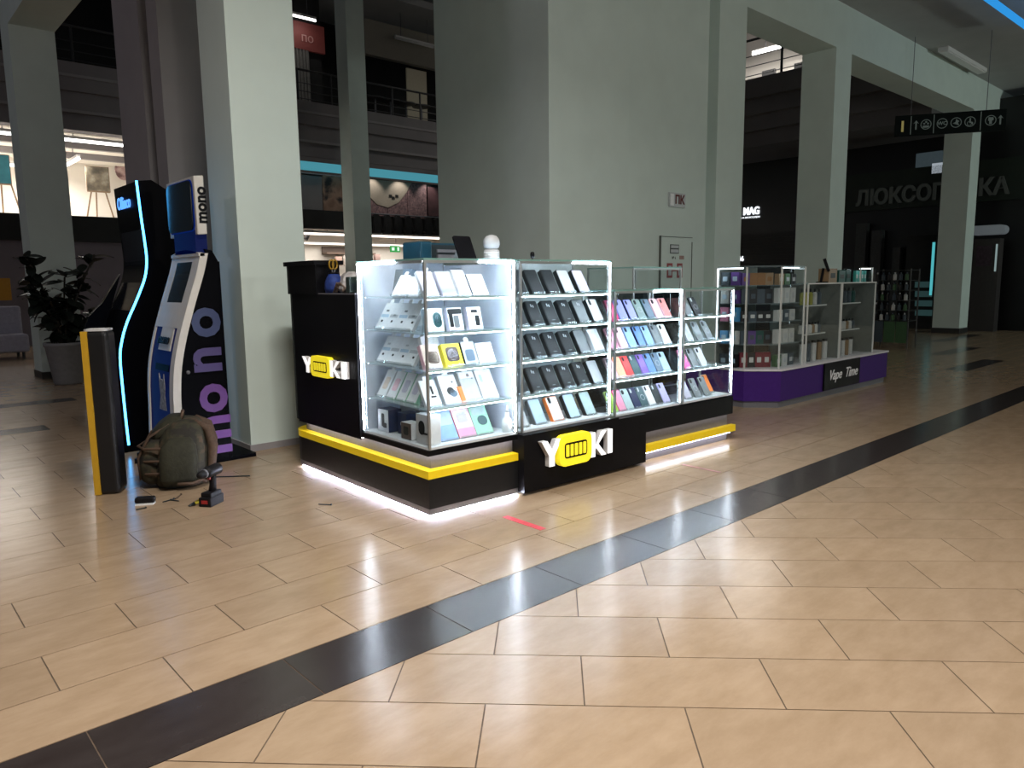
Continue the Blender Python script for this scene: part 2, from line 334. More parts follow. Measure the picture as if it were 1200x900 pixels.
def tube_lamp(label, a, b, z, y, group='shop tube lamps', r=.035, power=0, axis='x', m=None, top=None):
    t = empty('tube_lamp', (a, y, z) if axis == 'x' else (y, a, z), 0, label, 'lamp', group)
    L = b - a
    if top:
        for q in (.15, .85): MB().tube([(L * q, 0, .08), (L * q, 0, top - z)] if axis == 'x' else [(0, L * q, .08), (0, L * q, top - z)], .01, 6).build('hanger', M_STEEL, t)
    if axis == 'x':
        MB().box(0, -.04, .03, L, .04, .09).build('housing', M_WHITE, t); MB().tube([(0, 0, 0), (L, 0, 0)], r, 8).build('tube', m or M_TUBE, t, True)
    else:
        MB().box(-.04, 0, .03, .04, L, .09).build('housing', M_WHITE, t); MB().tube([(0, 0, 0), (0, L, 0)], r, 8).build('tube', m or M_TUBE, t, True)
    if power:
        l = bpy.data.lights.new('tube_light', 'AREA'); l.shape = 'RECTANGLE'; l.size = L if axis == 'x' else .15; l.size_y = .15 if axis == 'x' else L; l.energy = power; l.color = (1, .95, .88)
        o = bpy.data.objects.new('tube_light', l); COL.objects.link(o); o.parent = t; o.location = (L / 2, 0, -.06) if axis == 'x' else (0, L / 2, -.06)
    return t
# left ground floor shop: lilac wall, black fascia, lit picture window above
struct('wall_shop_left', MB().box(-2, 19.5, 0, 9.6, 19.8, 2.32), M_LILAC)
struct('wall_fascia_left', MB().box(-2, 19.4, 2.32, 9.6, 19.8, 2.9), M_BLK)
struct('wall_back_left', MB().box(-2, 24, 2.6, 9.6, 24.2, 4.9), M_CREAM)
struct('floor_gallery', MB().box(-2, 19.8, 2.7, 9.6, 24, 2.88), M_CREAM)
struct('ceiling_gallery', MB().box(-2, 19.4, 4.75, 9.6, 24, 4.85), M_CREAM)
struct('trim_2', MB().box(-2, 20.6, 4.60, 9.6, 20.75, 4.75).box(-2, 22.2, 4.6, 9.6, 22.35, 4.75), M_FAS, 'grey ceiling joists in the picture gallery')
tube_lamp('long white tube lamp above the picture gallery window', 4.0, 6.2, 4.6, 19.55, power=18, top=4.76)
tube_lamp('white tube lamp above the gallery window at far left', 1.2, 3.3, 4.6, 19.55, power=18, top=4.76)
tube_lamp('tube lamp running back into the picture gallery', 20.2, 23.6, 4.3, 4.55, power=110, axis='y', top=4.76)
tube_lamp('tube lamp deep in the gallery at far left', 1.5, 4.2, 4.2, 21.5, power=110, top=4.76)
def easel(x, y, z, w_, h_, hz, m, label):
    t = empty('easel', (x, y, z), 0, label + ' easel', 'easel', 'gallery easels')
    for dx, dy in ((-.32, 0), (.32, 0), (0, .35)): MB().tube([(dx, dy, 0), (dx * .12, dy * .3, hz + h_ * .9)], .018, 6).build('leg', mat('easel_wood', (.22, .14, .08), .6, noise=.2), t)
    MB().box(-w_ / 2, -.06, hz - .03, w_ / 2, .02, hz).build('ledge', MATS['easel_wood'], t)
    p = empty('painting', (x, y - .03, z + hz), 0, label, 'painting', 'gallery paintings')
    MB().box(-w_ / 2, -.03, 0, w_ / 2, 0, h_).build('canvas', m, p); MB().box(-w_ / 2 - .015, -.02, -.015, w_ / 2 + .015, .01, h_ + .015).build('stretcher_frame', MATS['easel_wood'], p)
    return p
def paint_mat(name, a, b, c, sc):
    m = mat(name, a, .7); nt = m.node_tree; tc = nt.nodes.new('ShaderNodeTexCoord'); n = nt.nodes.new('ShaderNodeTexNoise'); n.inputs['Scale'].default_value = sc; n.inputs['Detail'].default_value = 5
    r = nt.nodes.new('ShaderNodeValToRGB'); r.color_ramp.elements[0].color = (*a, 1); r.color_ramp.elements[1].color = (*b, 1); r.color_ramp.elements[0].position = .38; r.color_ramp.elements[1].position = .62
    e = r.color_ramp.elements.new(.5); e.color = (*c, 1)
    nt.links.new(tc.outputs['Object'], n.inputs['Vector']); nt.links.new(n.outputs['Fac'], r.inputs[0]); nt.links.new(r.outputs[0], nt.nodes['Principled BSDF'].inputs['Base Color']); return m
x0, x1, z0, z1 = rectV(101, 196, 127, 224, 20.6)
easel((x0 + x1) / 2, 20.6, 2.88, x1 - x0, z1 - z0, z0 - 2.88, paint_mat('sepia_painting', (.06, .05, .035), (.32, .29, .22), (.15, .12, .08), 3), 'dark sepia square painting in the gallery')
x0, x1, z0, z1 = rectV(-8, 182, 11, 215, 20.6)
easel((x0 + x1) / 2, 20.6, 2.88, x1 - x0, z1 - z0, z0 - 2.88, paint_mat('teal_painting', (.02, .12, .17), (.05, .25, .32), (.03, .18, .22), 2), 'teal painting at the far left window')
x0, x1, z0, z1 = rectV(135, 187, 154, 211, 23.95)
b = MB().prism([(x0 + (x1 - x0) * (.5 + .5 * math.cos(a)), z0 + (z1 - z0) * (.5 + .5 * math.sin(a))) for a in [math.radians(15 * k) for k in range(24)]], 23.95, 24.0, 'y')
tag(b.build('round_picture', paint_mat('rose_painting', (.55, .42, .40), (.16, .09, .09), (.40, .26, .26), 5)), 'rose and brown oval picture hanging in the gallery', 'picture')
o = tag(MB().box(*[PV((-5, 325), 18.8).x, 18.75, PV((5, 352), 18.8).z, PV((11, 325), 18.8).x, 18.82, PV((5, 326), 18.8).z]).build('yellow_board', mat('amber_board', (.55, .26, .02), .6, noise=.05)), 'amber yellow board against the lilac shop wall', 'board')
bn = empty('lounge_bench', (1.9, 16.3, 0), 0, 'grey upholstered bench at the far left edge', 'bench')
bevel(MB().box(-.9, -.35, .12, .62, .35, .45).build('seat', mat('grey_upholstery', (.36, .34, .42), .8, noise=.1), bn), .05, 3)
bevel(MB().box(-.9, .2, .4, .62, .38, .95).build('backrest', MATS['grey_upholstery'], bn), .05, 3)
for sx in (-.8, .52):
    for sy in (-.28, .28): MB().tube([(sx, sy, 0), (sx, sy, .13)], .025, 6).build('leg', M_IRON, bn)
# mural shop behind the kiosk
struct('wall_back_mural', MB().box(9.6, 23, 0, 17, 23.2, 4.9), M_CREAM)
struct('wall_side_mural', MB().box(9.5, 19.8, 0, 9.62, 23, 4.9).box(16.9, 19.8, 0, 17, 23, 4.9), M_CREAM)
struct('ceiling_mural', MB().box(9.62, 19.9, 3.05, 16.9, 23, 3.15), M_CREAM)
def vbox(name, x0, y0, x1, y1, v, th, m, label=None, cat=None, parent=None, group=None):
    a, b, c, d = rectV(x0, y0, x1, y1, v); o = MB().box(a, v, c, b, v + th, d).build(name, m, parent)
    if label: tag(o, label, cat, group)
    return o
def ubox(name, x0, y0, x1, y1, u, th, m, label=None, cat=None, parent=None, group=None):
    a, b, c, d = rectU(x0, y0, x1, y1, u); o = MB().box(u, a, c, u + th, b, d).build(name, m, parent)
    if label: tag(o, label, cat, group)
    return o
cy = lamp_mat('cyan_lightbox', (.10, .42, .52), .62)
ls = empty('cyan_light_band', (9.0, 18.98, 4.35), 0, 'cyan glowing light band above the mural shop', 'light band')
MB().box(0, 0, 0, 7.5, .05, .24).build('lit_panel', cy, ls); MB().box(-.02, -.01, .24, 7.52, .06, .37).build('frame', M_FAS, ls); MB().box(-.02, -.01, -.05, 7.52, .06, 0).build('frame', M_FAS, ls)
struct('wall_mural_left', MB().box(9.62, 19.5, 3.36, 11.5, 19.6, 4.3), M_WALLD)
struct('wall_fascia_mural', MB().box(9.62, 19.4, 2.84, 11.6, 19.6, 3.36), M_BLK)
po = empty('portrait_poster', (0, 19.47, 0), 0, 'tall portrait poster with skin tones beside the dark column', 'poster')
a, b, c, d = rectV(379, 206, 402, 248, 19.45); MB().box(a, 0, c, b, .03, d).build('panel', paint_mat('portrait_print', (.30, .17, .12), (.05, .04, .04), (.45, .28, .20), 2.2), po)
for k, xx in enumerate((12.2, 13.2, 14.3)):
    sp_ = empty('mural_spotlight', (xx, 19.25, 4.62), 0, 'small spotlight above the mosaic mural, %s from left' % ORD[k], 'spotlight', 'spotlights above the mural')
    MB().lathe([(.035, -.09), (.035, .02), (.015, .05)], 10).build('lamp_head', M_WHITE, sp_, rot=(-.5, 0, 0), loc=(0, 0, -.05)); MB().tube([(0, 0, -.03), (0, 0, .12)], .01, 6).build('stem', M_WHITE, sp_)
    l = bpy.data.lights.new('spot_light', 'SPOT'); l.energy = 12; l.color = (1, .92, .84); l.spot_size = 1.7; l.spot_blend = .6; l.shadow_soft_size = .03
    lo = bpy.data.objects.new('spot_light', l); COL.objects.link(lo); lo.parent = sp_; lo.location = (0, .05, -.14); lo.rotation_euler = (.6, 0, 0)
mu = empty('mosaic_mural', (0, 19.695, 0), 0, 'mosaic mural panel in mauve and cream above the shop', 'mural')
a, b, c, d = rectV(429, 213, 500, 254, 19.7)
m = mat('mauve_mosaic', (.25, .14, .15), .7); nt = m.node_tree; vo = nt.nodes.new('ShaderNodeTexVoronoi'); vo.inputs['Scale'].default_value = 22; rr = nt.nodes.new('ShaderNodeValToRGB'); tc = nt.nodes.new('ShaderNodeTexCoord')
rr.color_ramp.elements[0].color = (.12, .07, .08, 1); rr.color_ramp.elements[1].color = (.36, .22, .22, 1); nt.links.new(tc.outputs['Object'], vo.inputs['Vector']); nt.links.new(vo.outputs['Color'], rr.inputs[0]); nt.links.new(rr.outputs[0], nt.nodes['Principled BSDF'].inputs['Base Color'])
nseg = 3
for k in range(nseg): MB().box(a + (b - a) * k / nseg + .01, 0, c, a + (b - a) * (k + 1) / nseg - .01, .05, d).build('mosaic_panel', m, mu)
wave = [(a, d), (a, d - .42), (a + .35, d - .72), (a + .75, d - .80), (a + 1.15, d - .62), (a + 1.45, d - .30), (a + 1.6, d - .05), (a + 1.65, d)]
MB().prism(wave, -.02, 0, 'y').build('cream_wave', mat('cream_inlay', (.42, .36, .29), .7, noise=.05), mu)
for dx, dz in ((.95, .5), (1.08, .44), (.85, .45)): MB().box(a + dx - .05, -.035, d - dz - .04, a + dx + .05, -.02, d - dz + .04).build('dark_inlay', M_DARKIN, mu)
ubx = rectV(500, 218, 518, 252, 19.4)
tag(MB().box(ubx[0] + .25, 19.68, ubx[2], ubx[1] + 1, 19.745, ubx[3]).build('maroon_panel', mat('maroon_panel', (.09, .04, .045), .7, noise=.3, nscale=3)), 'dark maroon panel right of the mosaic mural', 'panel')
struct('wall_mural_upper', MB().box(11.55, 19.75, 2.72, 16.9, 19.85, 4.9), M_DARKIN)
rail = empty('clothes_rail', (11.7, 19.6, 2.75), 0, 'steel clothes rail of dark jackets under the mural', 'rail')
MB().tube([(0, 0, .62), (3.3, 0, .62)], .02, 8).build('bar', M_STEEL, rail)
for x in (.05, 3.25): MB().tube([(x, 0, .62), (x, .15, .62)], .02, 6).build('bracket', M_STEEL, rail)
for k in range(8):
    x = 11.9 + .38 * k
    j = empty('jacket', (x, 19.6, 2.78), 0, 'dark jacket on the rail under the mural, %s from the left' % ORD[k], 'jacket', 'jackets under the mural')
    j.scale = (.72, .9, 1)
    MB().prism([(-.16, 0), (.16, 0), (.15, .35), (.2, .1), (.24, .13), (.17, .5), (.05, .57), (-.05, .57), (-.17, .5), (-.24, .13), (-.2, .1), (-.15, .35)][::-1], -.09, .09, 'y').build('body', mat('black_cloth', (.012, .012, .014), .8, noise=.4, nscale=8), j)
    MB().tube([(0, 0, .57), (.02, 0, .61), (0, 0, .64)], .008, 5).build('hanger_hook', M_STEEL, j)
WT = lamp_mat('warm_tube', (1, .86, .75), 3)
tube_lamp('upper light strip in the mural shop', 9.9, 16.5, 2.93, 19.95, 'mural shop light strips', .03, 90, m=WT, top=3.06)
tube_lamp('lower light strip in the mural shop', 9.7, 16.5, 2.72, 19.75, 'mural shop light strips', .03, 0, m=WT, top=3.06)
tube_lamp('light strip deep inside the mural shop', 10.5, 15.5, 2.6, 22.3, 'mural shop light strips', .03, 60, m=WT, top=3.06)
tr = empty('track_spotlight', (9.75, 19.9, 2.6), 0, 'black track spotlight in the mural shop', 'spotlight')
MB().box(-.1, -.02, .2, .6, .02, .24).build('track', M_IRON, tr); MB().lathe([(.06, -.14), (.06, .04), (.03, .06)], 10).build('lamp_head', M_IRON, tr, rot=(0, .5, 0), loc=(.42, 0, .08)); MB().tube([(.42, 0, .1), (.42, 0, .2)], .012, 6).build('stem', M_IRON, tr)
ex = empty('exit_sign', (0, 19.9, 0), 0, 'small green exit sign in the mural shop', 'sign')
a, b, c, d = rectV(457.5, 288, 469, 295.5, 19.9); MB().box(a, 0, c, b, .03, d).build('panel', lamp_mat('exit_green', (.05, .45, .10), .8), ex)
MB().box(a + .05, -.006, c + .05, a + .15, 0, d - .05).build('running_figure', lamp_mat('exit_white', (.8, 1, .85), 1.0), ex); MB().box(b - .11, -.006, c + .04, b - .04, 0, d - .04).build('door_symbol', MATS['exit_white'], ex)
bs = empty('brown_shelf', (0, 22.6, 0), 0, 'dark wall shelf at the back of the mural shop', 'shelf')
a, b, c, d = rectV(383, 291, 440, 298, 22.6); MB().box(a, 0, c, b, .35, c + .06).build('board', mat('dark_walnut', (.08, .05, .035), .5, noise=.2), bs); MB().box(a, .3, c, b, .35, d + .05).build('back_panel', MATS['dark_walnut'], bs)
for k in range(6): tag(MB().box(a + .3 + .3 * k, 22.5, 1.9, a + .5 + .3 * k, 22.62, 2.2 + .05 * (k % 3)).build('folded_garment', mat('garment_%d' % (k % 3), [(.45, .3, .25), (.6, .55, .5), (.3, .2, .18)][k % 3], .8, noise=.1)), 'folded garment below the dark shelf, %s from the left' % ORD[k], 'garment', 'garments in the mural shop')
# upper floor shop over the mural
struct('wall_upper_shop', MB().box(8.0, 20.7, FL2, 11.3, 20.9, 9.6), M_DARKIN)
us = empty('red_shop_sign', (0, 20.598, 0), 0, 'dull red upper floor shop sign with pale letters', 'sign')
a, b, c, d = rectV(335, 24, 384, 56, 20.4); MB().box(a, 0, c, b, .1, d).build('panel', mat('dull_red_panel', (.20, .045, .04), .6, emit=(.5, .1, .08), es=.03, noise=.05), us)
text('по', .34, mat('faded_pink_letters', (.55, .3, .28), .6), us, ((a + b) / 2 + .1, -.01, (c + d) / 2 - .05), name='sign_letters', ext=.006)
tube_lamp('lit white tube lamp above the red upper sign', 9.2, 10.9, PV((368, 24), 20.2).z, 20.2, 'upper floor tube lamps', .03, 4, top=9.61)
tube_lamp('unlit tube lamp on the upper floor ceiling', *[PV((463, 47), 20.2).x, PV((508, 55), 20.2).x], PV((485, 50), 20.2).z, 20.2, 'upper floor tube lamps', .03, 0, m=M_WHITE, top=9.61)
a, b, c, d = rectV(428, 32, 512, 72, 20.5); struct('wall_upper_fascia', MB().box(a, 20.5, c, b + 2, 20.7, d), mat('beige_fascia', (.30, .28, .24), .8, noise=.04), 'beige fascia on the upper floor')
a, b, c, d = rectV(477, 82, 500, 117, 20.8); tag(MB().box(a, 20.8, FL2, b, 20.85, d).build('notice_board', mat('buff_board', (.36, .33, .25), .7, emit=(.8, .7, .5), es=.03, noise=.05)), 'buff notice board standing on the upper floor', 'board')
cu = MB(); a, b, c, d = rectV(345, 56, 364, 118, 20.6); c = FL2
for k in range(10): cu.box(a + (b - a) * k / 10, 20.6 + .03 * (k % 2), c, a + (b - a) * (k + .8) / 10, 20.65 + .03 * (k % 2), d)
tag(cu.build('pleated_curtain', mat('grey_curtain', (.22, .21, .20), .9, noise=.1)), 'pale pleated curtain on the upper floor', 'curtain')
for k, x in enumerate((442, 460, 478, 496)):
    c0 = PV((x, 125), 19.8); t = empty('upper_floor_table', (c0.x, 19.9, FL2), 0, 'dark cafe table on the upper floor, %s from the left' % ORD[k], 'table', 'upper floor tables')
    MB().lathe([(.3, .7), (.3, .73)], 14).build('top', M_IRON, t); MB().tube([(0, 0, 0), (0, 0, .7)], .03, 8).build('stem', M_STEEL, t); MB().lathe([(.2, 0), (.2, .02)], 12).build('foot', M_IRON, t)

# right-hand side: facade at x ~ 20, slab edge at x = 17
M_DK = mat('dark_shopfront', (.006, .006, .007), .35, noise=.3, nscale=2)
M_RIB = mat('ribbed_shutter', (.008, .008, .009), .5, noise=.2)
stepped('wall_right', 'stepped dark slab edge of the upper floor at right', [(17, 6.05, 5.65, 17.5, 16, FL2), (17.2, 6.05, 5.3, 17.6, 16, 5.65), (17.4, 6.05, 4.95, 20, 16, 5.3), (17.6, 6.05, 4.6, 20, 16, 4.95), (17.5, 6.05, 5.9, 24, 16, FL2)], mat('slab_paint', (.115, .11, .115), .9, noise=.05, nscale=2))
struct('wall_shop_right', MB().box(20.2, 8.9, 0, 20.5, 16, 4.95), M_DK, 'black shopfront')
sh = struct('wall_shutter', MB().box(20.12, 9.2, 0, 20.2, 15.5, 2.6), M_RIB)
for k in range(25): MB().box(20.09, 9.2, .05 + .1 * k, 20.12, 15.5, .12 + .1 * k).build('slat', M_RIB, sh)
gm = empty('shop_sign', (20.205, 0, 0), 0, 'white lit lettering reading BIG MAG on the black shopfront', 'sign')
pm = PU((876, 248), 20.1); pm = PU((888.5, 247), 20.1)
text('BIG MAG', .30, lamp_mat('white_sign', (.9, .95, 1), 1.6), gm, (-.03, pm.y, pm.z + .01), '-x', 'sign_letters', .02, .008, align='RIGHT', sx=.8)
pm = PU((876, 254.5), 20.1); text('техника и аксессуары', .085, MATS['white_sign'], gm, (-.03, pm.y + .1, pm.z), '-x', 'small_lettering', .004)
pm = PU((868.5, 303.5), 20.1); s6 = empty('house_number', (20.1, 0, 0), 0, 'small lit number on the black shopfront', 'number'); text('46', .2, MATS['white_sign'], s6, (-.02, pm.y, pm.z), '-x', 'digits', .01, .004)
# upper lit shop right
struct('wall_upper_right', MB().box(22.5, 6.05, FL2, 22.7, 16, 9.6), M_CREAM)
railing('balcony_railing', 'black railing on the lit upper floor at right', 8.2, 13.5, 'y', 17.15, FL2, 7.05, 5)
for k, (yy, zz) in enumerate(((12.4, 8.1), (11.2, 7.7))):
    tube_lamp('lit tube lamp on the right upper floor, %s' % ('far one' if k == 0 else 'near one'), yy - 1.6, yy + 1.2, zz + .3, 20.0 + 1.2 * k, 'upper right tube lamps', .04, 160, axis='y', top=9.21)
for k, (a, b) in enumerate(((10.6, 10.9), (11.5, 11.9))):
    tag(MB().box(20.9, a, FL2, 21.0, b, 7.35).build('display_stand', M_DARKIN), 'dark display stand behind the right railing, %s one' % ('near' if k == 0 else 'far'), 'stand', 'stands behind the right railing')
struct('ceiling_upper_right', MB().box(17.5, 6.05, 9.2, 24, 16, 9.4), M_CEIL)
# optician shop with big sign
struct('wall_optician', MB().box(20.2, -6, 0, 20.5, 8.9, 5.3), M_DK, 'dark optician shopfront')
ok = empty('optician_sign', (20.1, 0, 0), 0, 'large grey letters on a dark green optician sign board', 'sign')
bd = rectU(998, 205, 1205, 244, 20.1)
MB().box(0, bd[0] - 1, 3.0, .1, 9.0, 3.95).build('board', mat('deep_green_board', (.008, .016, .010), .5, noise=.1), ok)
a = PU((1005, 231), 20.0); c = PU((1178, 221), 20.0)
text('ЛЮКСОПТИКА', .52, mat('dim_grey_letters', (.04, .046, .04), .7, emit=(.8, .9, .8), es=.008), ok, (-.05, (a.y + c.y) / 2, (a.z + c.z) / 2), '-x', 'sign_letters', .03, .016, sx=(a.y - c.y) / 3.7)

# ------------------------------------------------------------------ the lit kiosk (its own frame, turned slightly against the tiles)
KA = -.0272767
def KM(x, y, z=0): return (math.cos(KA) * x - math.sin(KA) * y, math.sin(KA) * x + math.cos(KA) * y, z)
def kempty(name, x, y, z, label, cat, group=None, rz=0): return empty(name, KM(x, y, z), KA + rz, label, cat, group)
UX0, UX1, VY0, VY1 = 2.19, 5.10, 3.262, 5.02
ZB, ZT, ZT3 = .373, 1.403, 1.212
kb = kempty('kiosk_counter', UX0, VY0, 0, 'black kiosk counter with yellow ledge and lit logo, carrying glass cabinets', 'kiosk')
W = UX1 - UX0; D = VY1 - VY0
def arcpoly(x0, y0, x1, y1, r):      # rectangle with the far left corner rounded
    p = [(x0, y0), (x1, y0), (x1, y1)]
    p += [(x0 + r + r * math.cos(math.radians(a)), y1 - r + r * math.sin(math.radians(a))) for a in range(90, 181, 15)]
    return p
xp, xq = .655, 1.775                  # centre logo panel
MB().prism(arcpoly(.002, .002, xp, D - .002, .169), .009, .05).build('plinth', M_STEEL, kb)
MB().prism(arcpoly(.03, .03, xp, D - .03, .15), 0, .02).build('foot_board', M_CHAR, kb)
MB().box(xp, .05, 0, xq, 1.2, .05).build('plinth', M_CHAR, kb)
MB().box(xq, .03, .0, W - .02, .5, .30).build('silver_panel', M_SILV, kb)
MB().prism(arcpoly(0, 0, xp, D, .17), .045, .214).build('base_panel', M_CHAR, kb)
MB().prism(arcpoly(-.004, -.004, xp, D + .004, .175), .214, .258).build('yellow_ledge', M_YEL, kb)
MB().prism(arcpoly(.05, .05, xp, D - .05, .13), .258, .352).build('silver_panel', M_SILV, kb)
MB().box(0, 0, .352, xp, .72, ZB - .002).build('top_strip', M_BLACK, kb)
MB().prism([(xp - .012, .02), (xq, .02), (xq, .3595), (1.49, .3595), (1.49, .3715), (xp - .012, .3715)], -.055, .3, 'y').build('logo_panel', M_BLACK, kb)
MB().box(xp, .3, .3, 1.49, .4, .3715).build('top_strip', M_BLACK, kb)
MB().box(xq, -.005, .225, W + .005, .5, .352).build('front_fascia', M_BLACK, kb)
MB().box(xq, -.012, .068, W + .04, .03, .12).build('yellow_ledge', M_YEL, kb)
MB().prism(arcpoly(0, .735, .55, D, .14), .335, 1.21).build('side_cabinet', M_BLACK, kb)
MB().prism(arcpoly(-.012, 1.22, .16, D + .01, .14), 1.21, 1.40).build('raised_block', M_BLACK, kb)
MB().prism(arcpoly(-.03, 1.20, .18, D + .03, .15), 1.40, 1.428).build('cap_board', M_BLACK, kb)
MB().box(0, .735, 1.21, .55, 1.22, 1.218).build('counter_top', M_STEEL, kb)
MB().box(.5, 1.45, 0, 2.35, D, 1.0).build('rear_counter', M_BLACK, kb)
MB().box(0, 0, .341, .008, .72, .352).box(.008, 0, .341, xp, .008, .352).build('light_lip', M_BLACK, kb); MB().box(0, .735, .323, .008, D - .15, .335).build('light_lip', M_BLACK, kb); MB().box(xq, -.005, .213, W + .005, .0, .225).build('light_lip', M_BLACK, kb)
# hidden light strips
MB().box(.004, .01, .002, .012, D - .17, .0085).build('plinth_led', M_LEDP, kb); MB().box(.012, .004, .002, xp - .02, .012, .0085).build('plinth_led', M_LEDP, kb)
MB().box(.01, .02, .346, .024, .70, .3515).build('ledge_led', M_LEDY, kb); MB().box(.02, .01, .346, xp - .02, .024, .3515).build('ledge_led', M_LEDY, kb)
MB().box(.01, .74, .329, .024, D - .2, .3345).build('ledge_led', M_LEDY, kb)
MB().box(xq + .03, .002, .219, W - .02, .010, .2245).build('ledge_led', lamp_mat('weak_ledge_led', (1, .97, .92), 5), kb)
MB().box(xq + .03, .0, .060, W - .02, .014, .067).build('plinth_led', lamp_mat('weak_plinth_led', (.80, .84, 1.0), 16), kb)
# logo letters: front
def battery(parent, cx, y, cz, w_, h_, dep, face):
    def pr(poly, a, b, m, nm, par):
        if face == '-y': o = MB().prism([(cx + p[0], cz + p[1]) for p in poly], y - b, y - a, 'y').build(nm, m, par)
        else: o = MB().prism([(cx - p[0], cz + p[1]) for p in poly], y - b, y - a, 'x').build(nm, m, par)
        return o
    bt = pr(rrect(w_, h_, h_ * .26), 0, dep, M_YELL, 'battery_letter', parent)
    pr(rrect(w_ * .70, h_ * .50, h_ * .1), dep, dep + .002, M_BLACK, 'battery_frame', bt)
    for k in range(5): pr(rrect(w_ * .095, h_ * .38, .004, 2, cx=(k - 2) * w_ * .132), dep + .002, dep + .004, M_YELL, 'battery_bar', bt)
def letter(poly_list, parent, ox, oz, y, w_, h_, dep, face):
    back, fr = MB(), MB()
    for poly in poly_list:
        P = [(ox + (p[0] * w_ if face == '-y' else -p[0] * w_), oz + p[1] * h_) for p in poly]
        ax = 'y' if face == '-y' else 'x'
        back.prism(P, y - dep, y, ax); fr.prism(P, y - dep - .003, y - dep, ax)
    o = back.build('logo_letter', M_WSIDE, parent); fr.build('lit_face', M_WHL, o)
YL = [[(0, 1), (.28, 1), (.64, .46), (.64, 0), (.37, 0), (.37, .42)], [(.72, 1), (1, 1), (.64, .40), (.5, .55)]]
KL = [[(0, 0), (.27, 0), (.27, 1), (0, 1)], [(.27, .40), (.68, 1), (1, 1), (.27, .62 - .32)], [(.42, .56), (1, 0), (.68, 0), (.28, .42)]]
IL = [[(0, 0), (1, 0), (1, 1), (0, 1)]]
fy = -.055
letter(YL, kb, 2.945 - UX0, .158, fy, .165, .162, .035, '-y'); battery(kb, 3.228 - UX0, fy, .237, .285, .195, .045, '-y')
letter(KL, kb, 3.372 - UX0, .155, fy, .145, .16, .035, '-y'); letter(IL, kb, 3.53 - UX0, .157, fy, .045, .158, .035, '-y')
letter(YL, kb, 4.70 - VY0, .69, 0, .15, .105, .03, '-x'); battery(kb, 4.435 - VY0, 0, .742, .27, .135, .035, '-x')
letter(KL, kb, 4.30 - VY0, .69, 0, .13, .105, .03, '-x'); letter(IL, kb, 4.15 - VY0, .69, 0, .045, .105, .03, '-x')

# ------------------------------------------------------------------ glass cabinets
def cabinet(x0, x1, y0, y1, zt, shelves, label, leds, back=None, leftglass=True, depth_shelf=None, plain=False, zb=ZB, ledm=None):
    t = kempty('display_cabinet', x0, y0, zb, label, 'cabinet', 'glass cabinets of the lit kiosk'); w_, d_, h_ = x1 - x0, y1 - y0, zt - zb; g = .006
    MB().box(0, 0, 0, w_, d_, .012).build('floor_board', mat('pale_base_board', (.70, .74, .78), .4, noise=.03), t)
    MB().box(.004, .0, .012, w_ - .004, g, h_ - .008).build('front_pane', M_GLASS, t)
    if leftglass: MB().box(0, g, .012, g, d_ - g, h_ - .008).build('side_pane', M_GLASS, t)
    MB().box(w_ - g, g, .012, w_, d_ - g, h_ - .008).build('side_pane', M_GLASS, t)
    MB().box(.004, d_ - g, .012, w_ - .004, d_, h_ - .008).build('back_pane', back or M_GLASS, t)
    tp = MB().box(0, 0, h_ - .008, w_, d_, h_).build('top_pane', M_GLASS, t)
    MB().box(-.001, -.001, h_ - .009, w_ + .001, .003, h_ + .001).build('top_edge', M_GEDGE, tp); MB().box(-.001, .003, h_ - .009, .003, d_, h_ + .001).build('top_edge', M_GEDGE, tp); MB().box(w_ - .003, .003, h_ - .009, w_ + .001, d_, h_ + .001).build('top_edge', M_GEDGE, tp)
    p = .013
    for px, py in ((0, -.004), (w_ - p, -.004), (0, d_ - p), (w_ - p, d_ - p)): MB().box(px, py, .0, px + p, py + p, h_ - .009).build('corner_post', M_ALU, t)
    for z in shelves:
        s = MB().box(.018, .02, z - zb - .004, w_ - .018, (depth_shelf or d_ - .03), z - zb + .004).build('glass_shelf', M_SHELF, t)
        MB().box(.018, .012, z - zb - .006, w_ - .018, .02, z - zb + .005).build('shelf_edge', mat('frosted_edge', (.42, .55, .55), .3, noise=.05), s)
        if not plain: MB().box(.022, .0205, z - zb - .010, w_ - .022, .0245, z - zb - .0045).build('shelf_led', lamp_mat('shelf_led', (.78, .88, 1.0), 66), s)
    MB().box(.014, -.003, h_ - .024, w_ - .014, .003, h_ - .0092).build('top_rail', M_ALU, t)
    if not plain: MB().box(.02, .007, h_ - .019, w_ - .02, .014, h_ - .011).build('hidden_led', lamp_mat('rail_led', (.78, .88, 1.0), 36), t)
    for q in leds:
        x0, y0, z0, x1, y1, z1 = q
        if y1 > .01 and x1 > .1: MB().box(x0, -.002, z0, x1, .012, z1).build('led_profile', M_ALU, t); q = (x0, -.006, z0, x1, -.002, z1)
        elif x1 > .01 and x1 < .1: MB().box(-.002, y0, z0, .012, y1, z1).build('led_profile', M_ALU, t); q = (-.006, y0, z0, -.002, y1, z1)
        MB().box(*q).build('led_strip', ledm or M_LED, t)
    return t
LW = .012
SH = (.588, .800, 1.000, 1.193)
c1x0, c1x1, c1y0, c1y1 = 2.199, 2.835, 3.266, 3.976
w1, d1, h1 = c1x1 - c1x0, c1y1 - c1y0, ZT - ZB
cab1 = cabinet(c1x0, c1x1, c1y0, c1y1, ZT, SH, 'brightly lit corner cabinet of white boxed accessories beside the black panel', [
    (-.005, d1 - .021, .02, .012, d1 - .013, h1 - .025), (-.008, d1 - .42, h1 - .022, -.002, d1 - .01, h1 - .010),
    (w1 - .021, -.005, .02, w1 - .014, .012, h1 - .025), (w1 - .27, -.008, h1 - .024, w1 - .01, -.003, h1 - .012)], back=M_MIRR, ledm=lamp_mat('corner_led', (.78, .87, 1.0), 95))
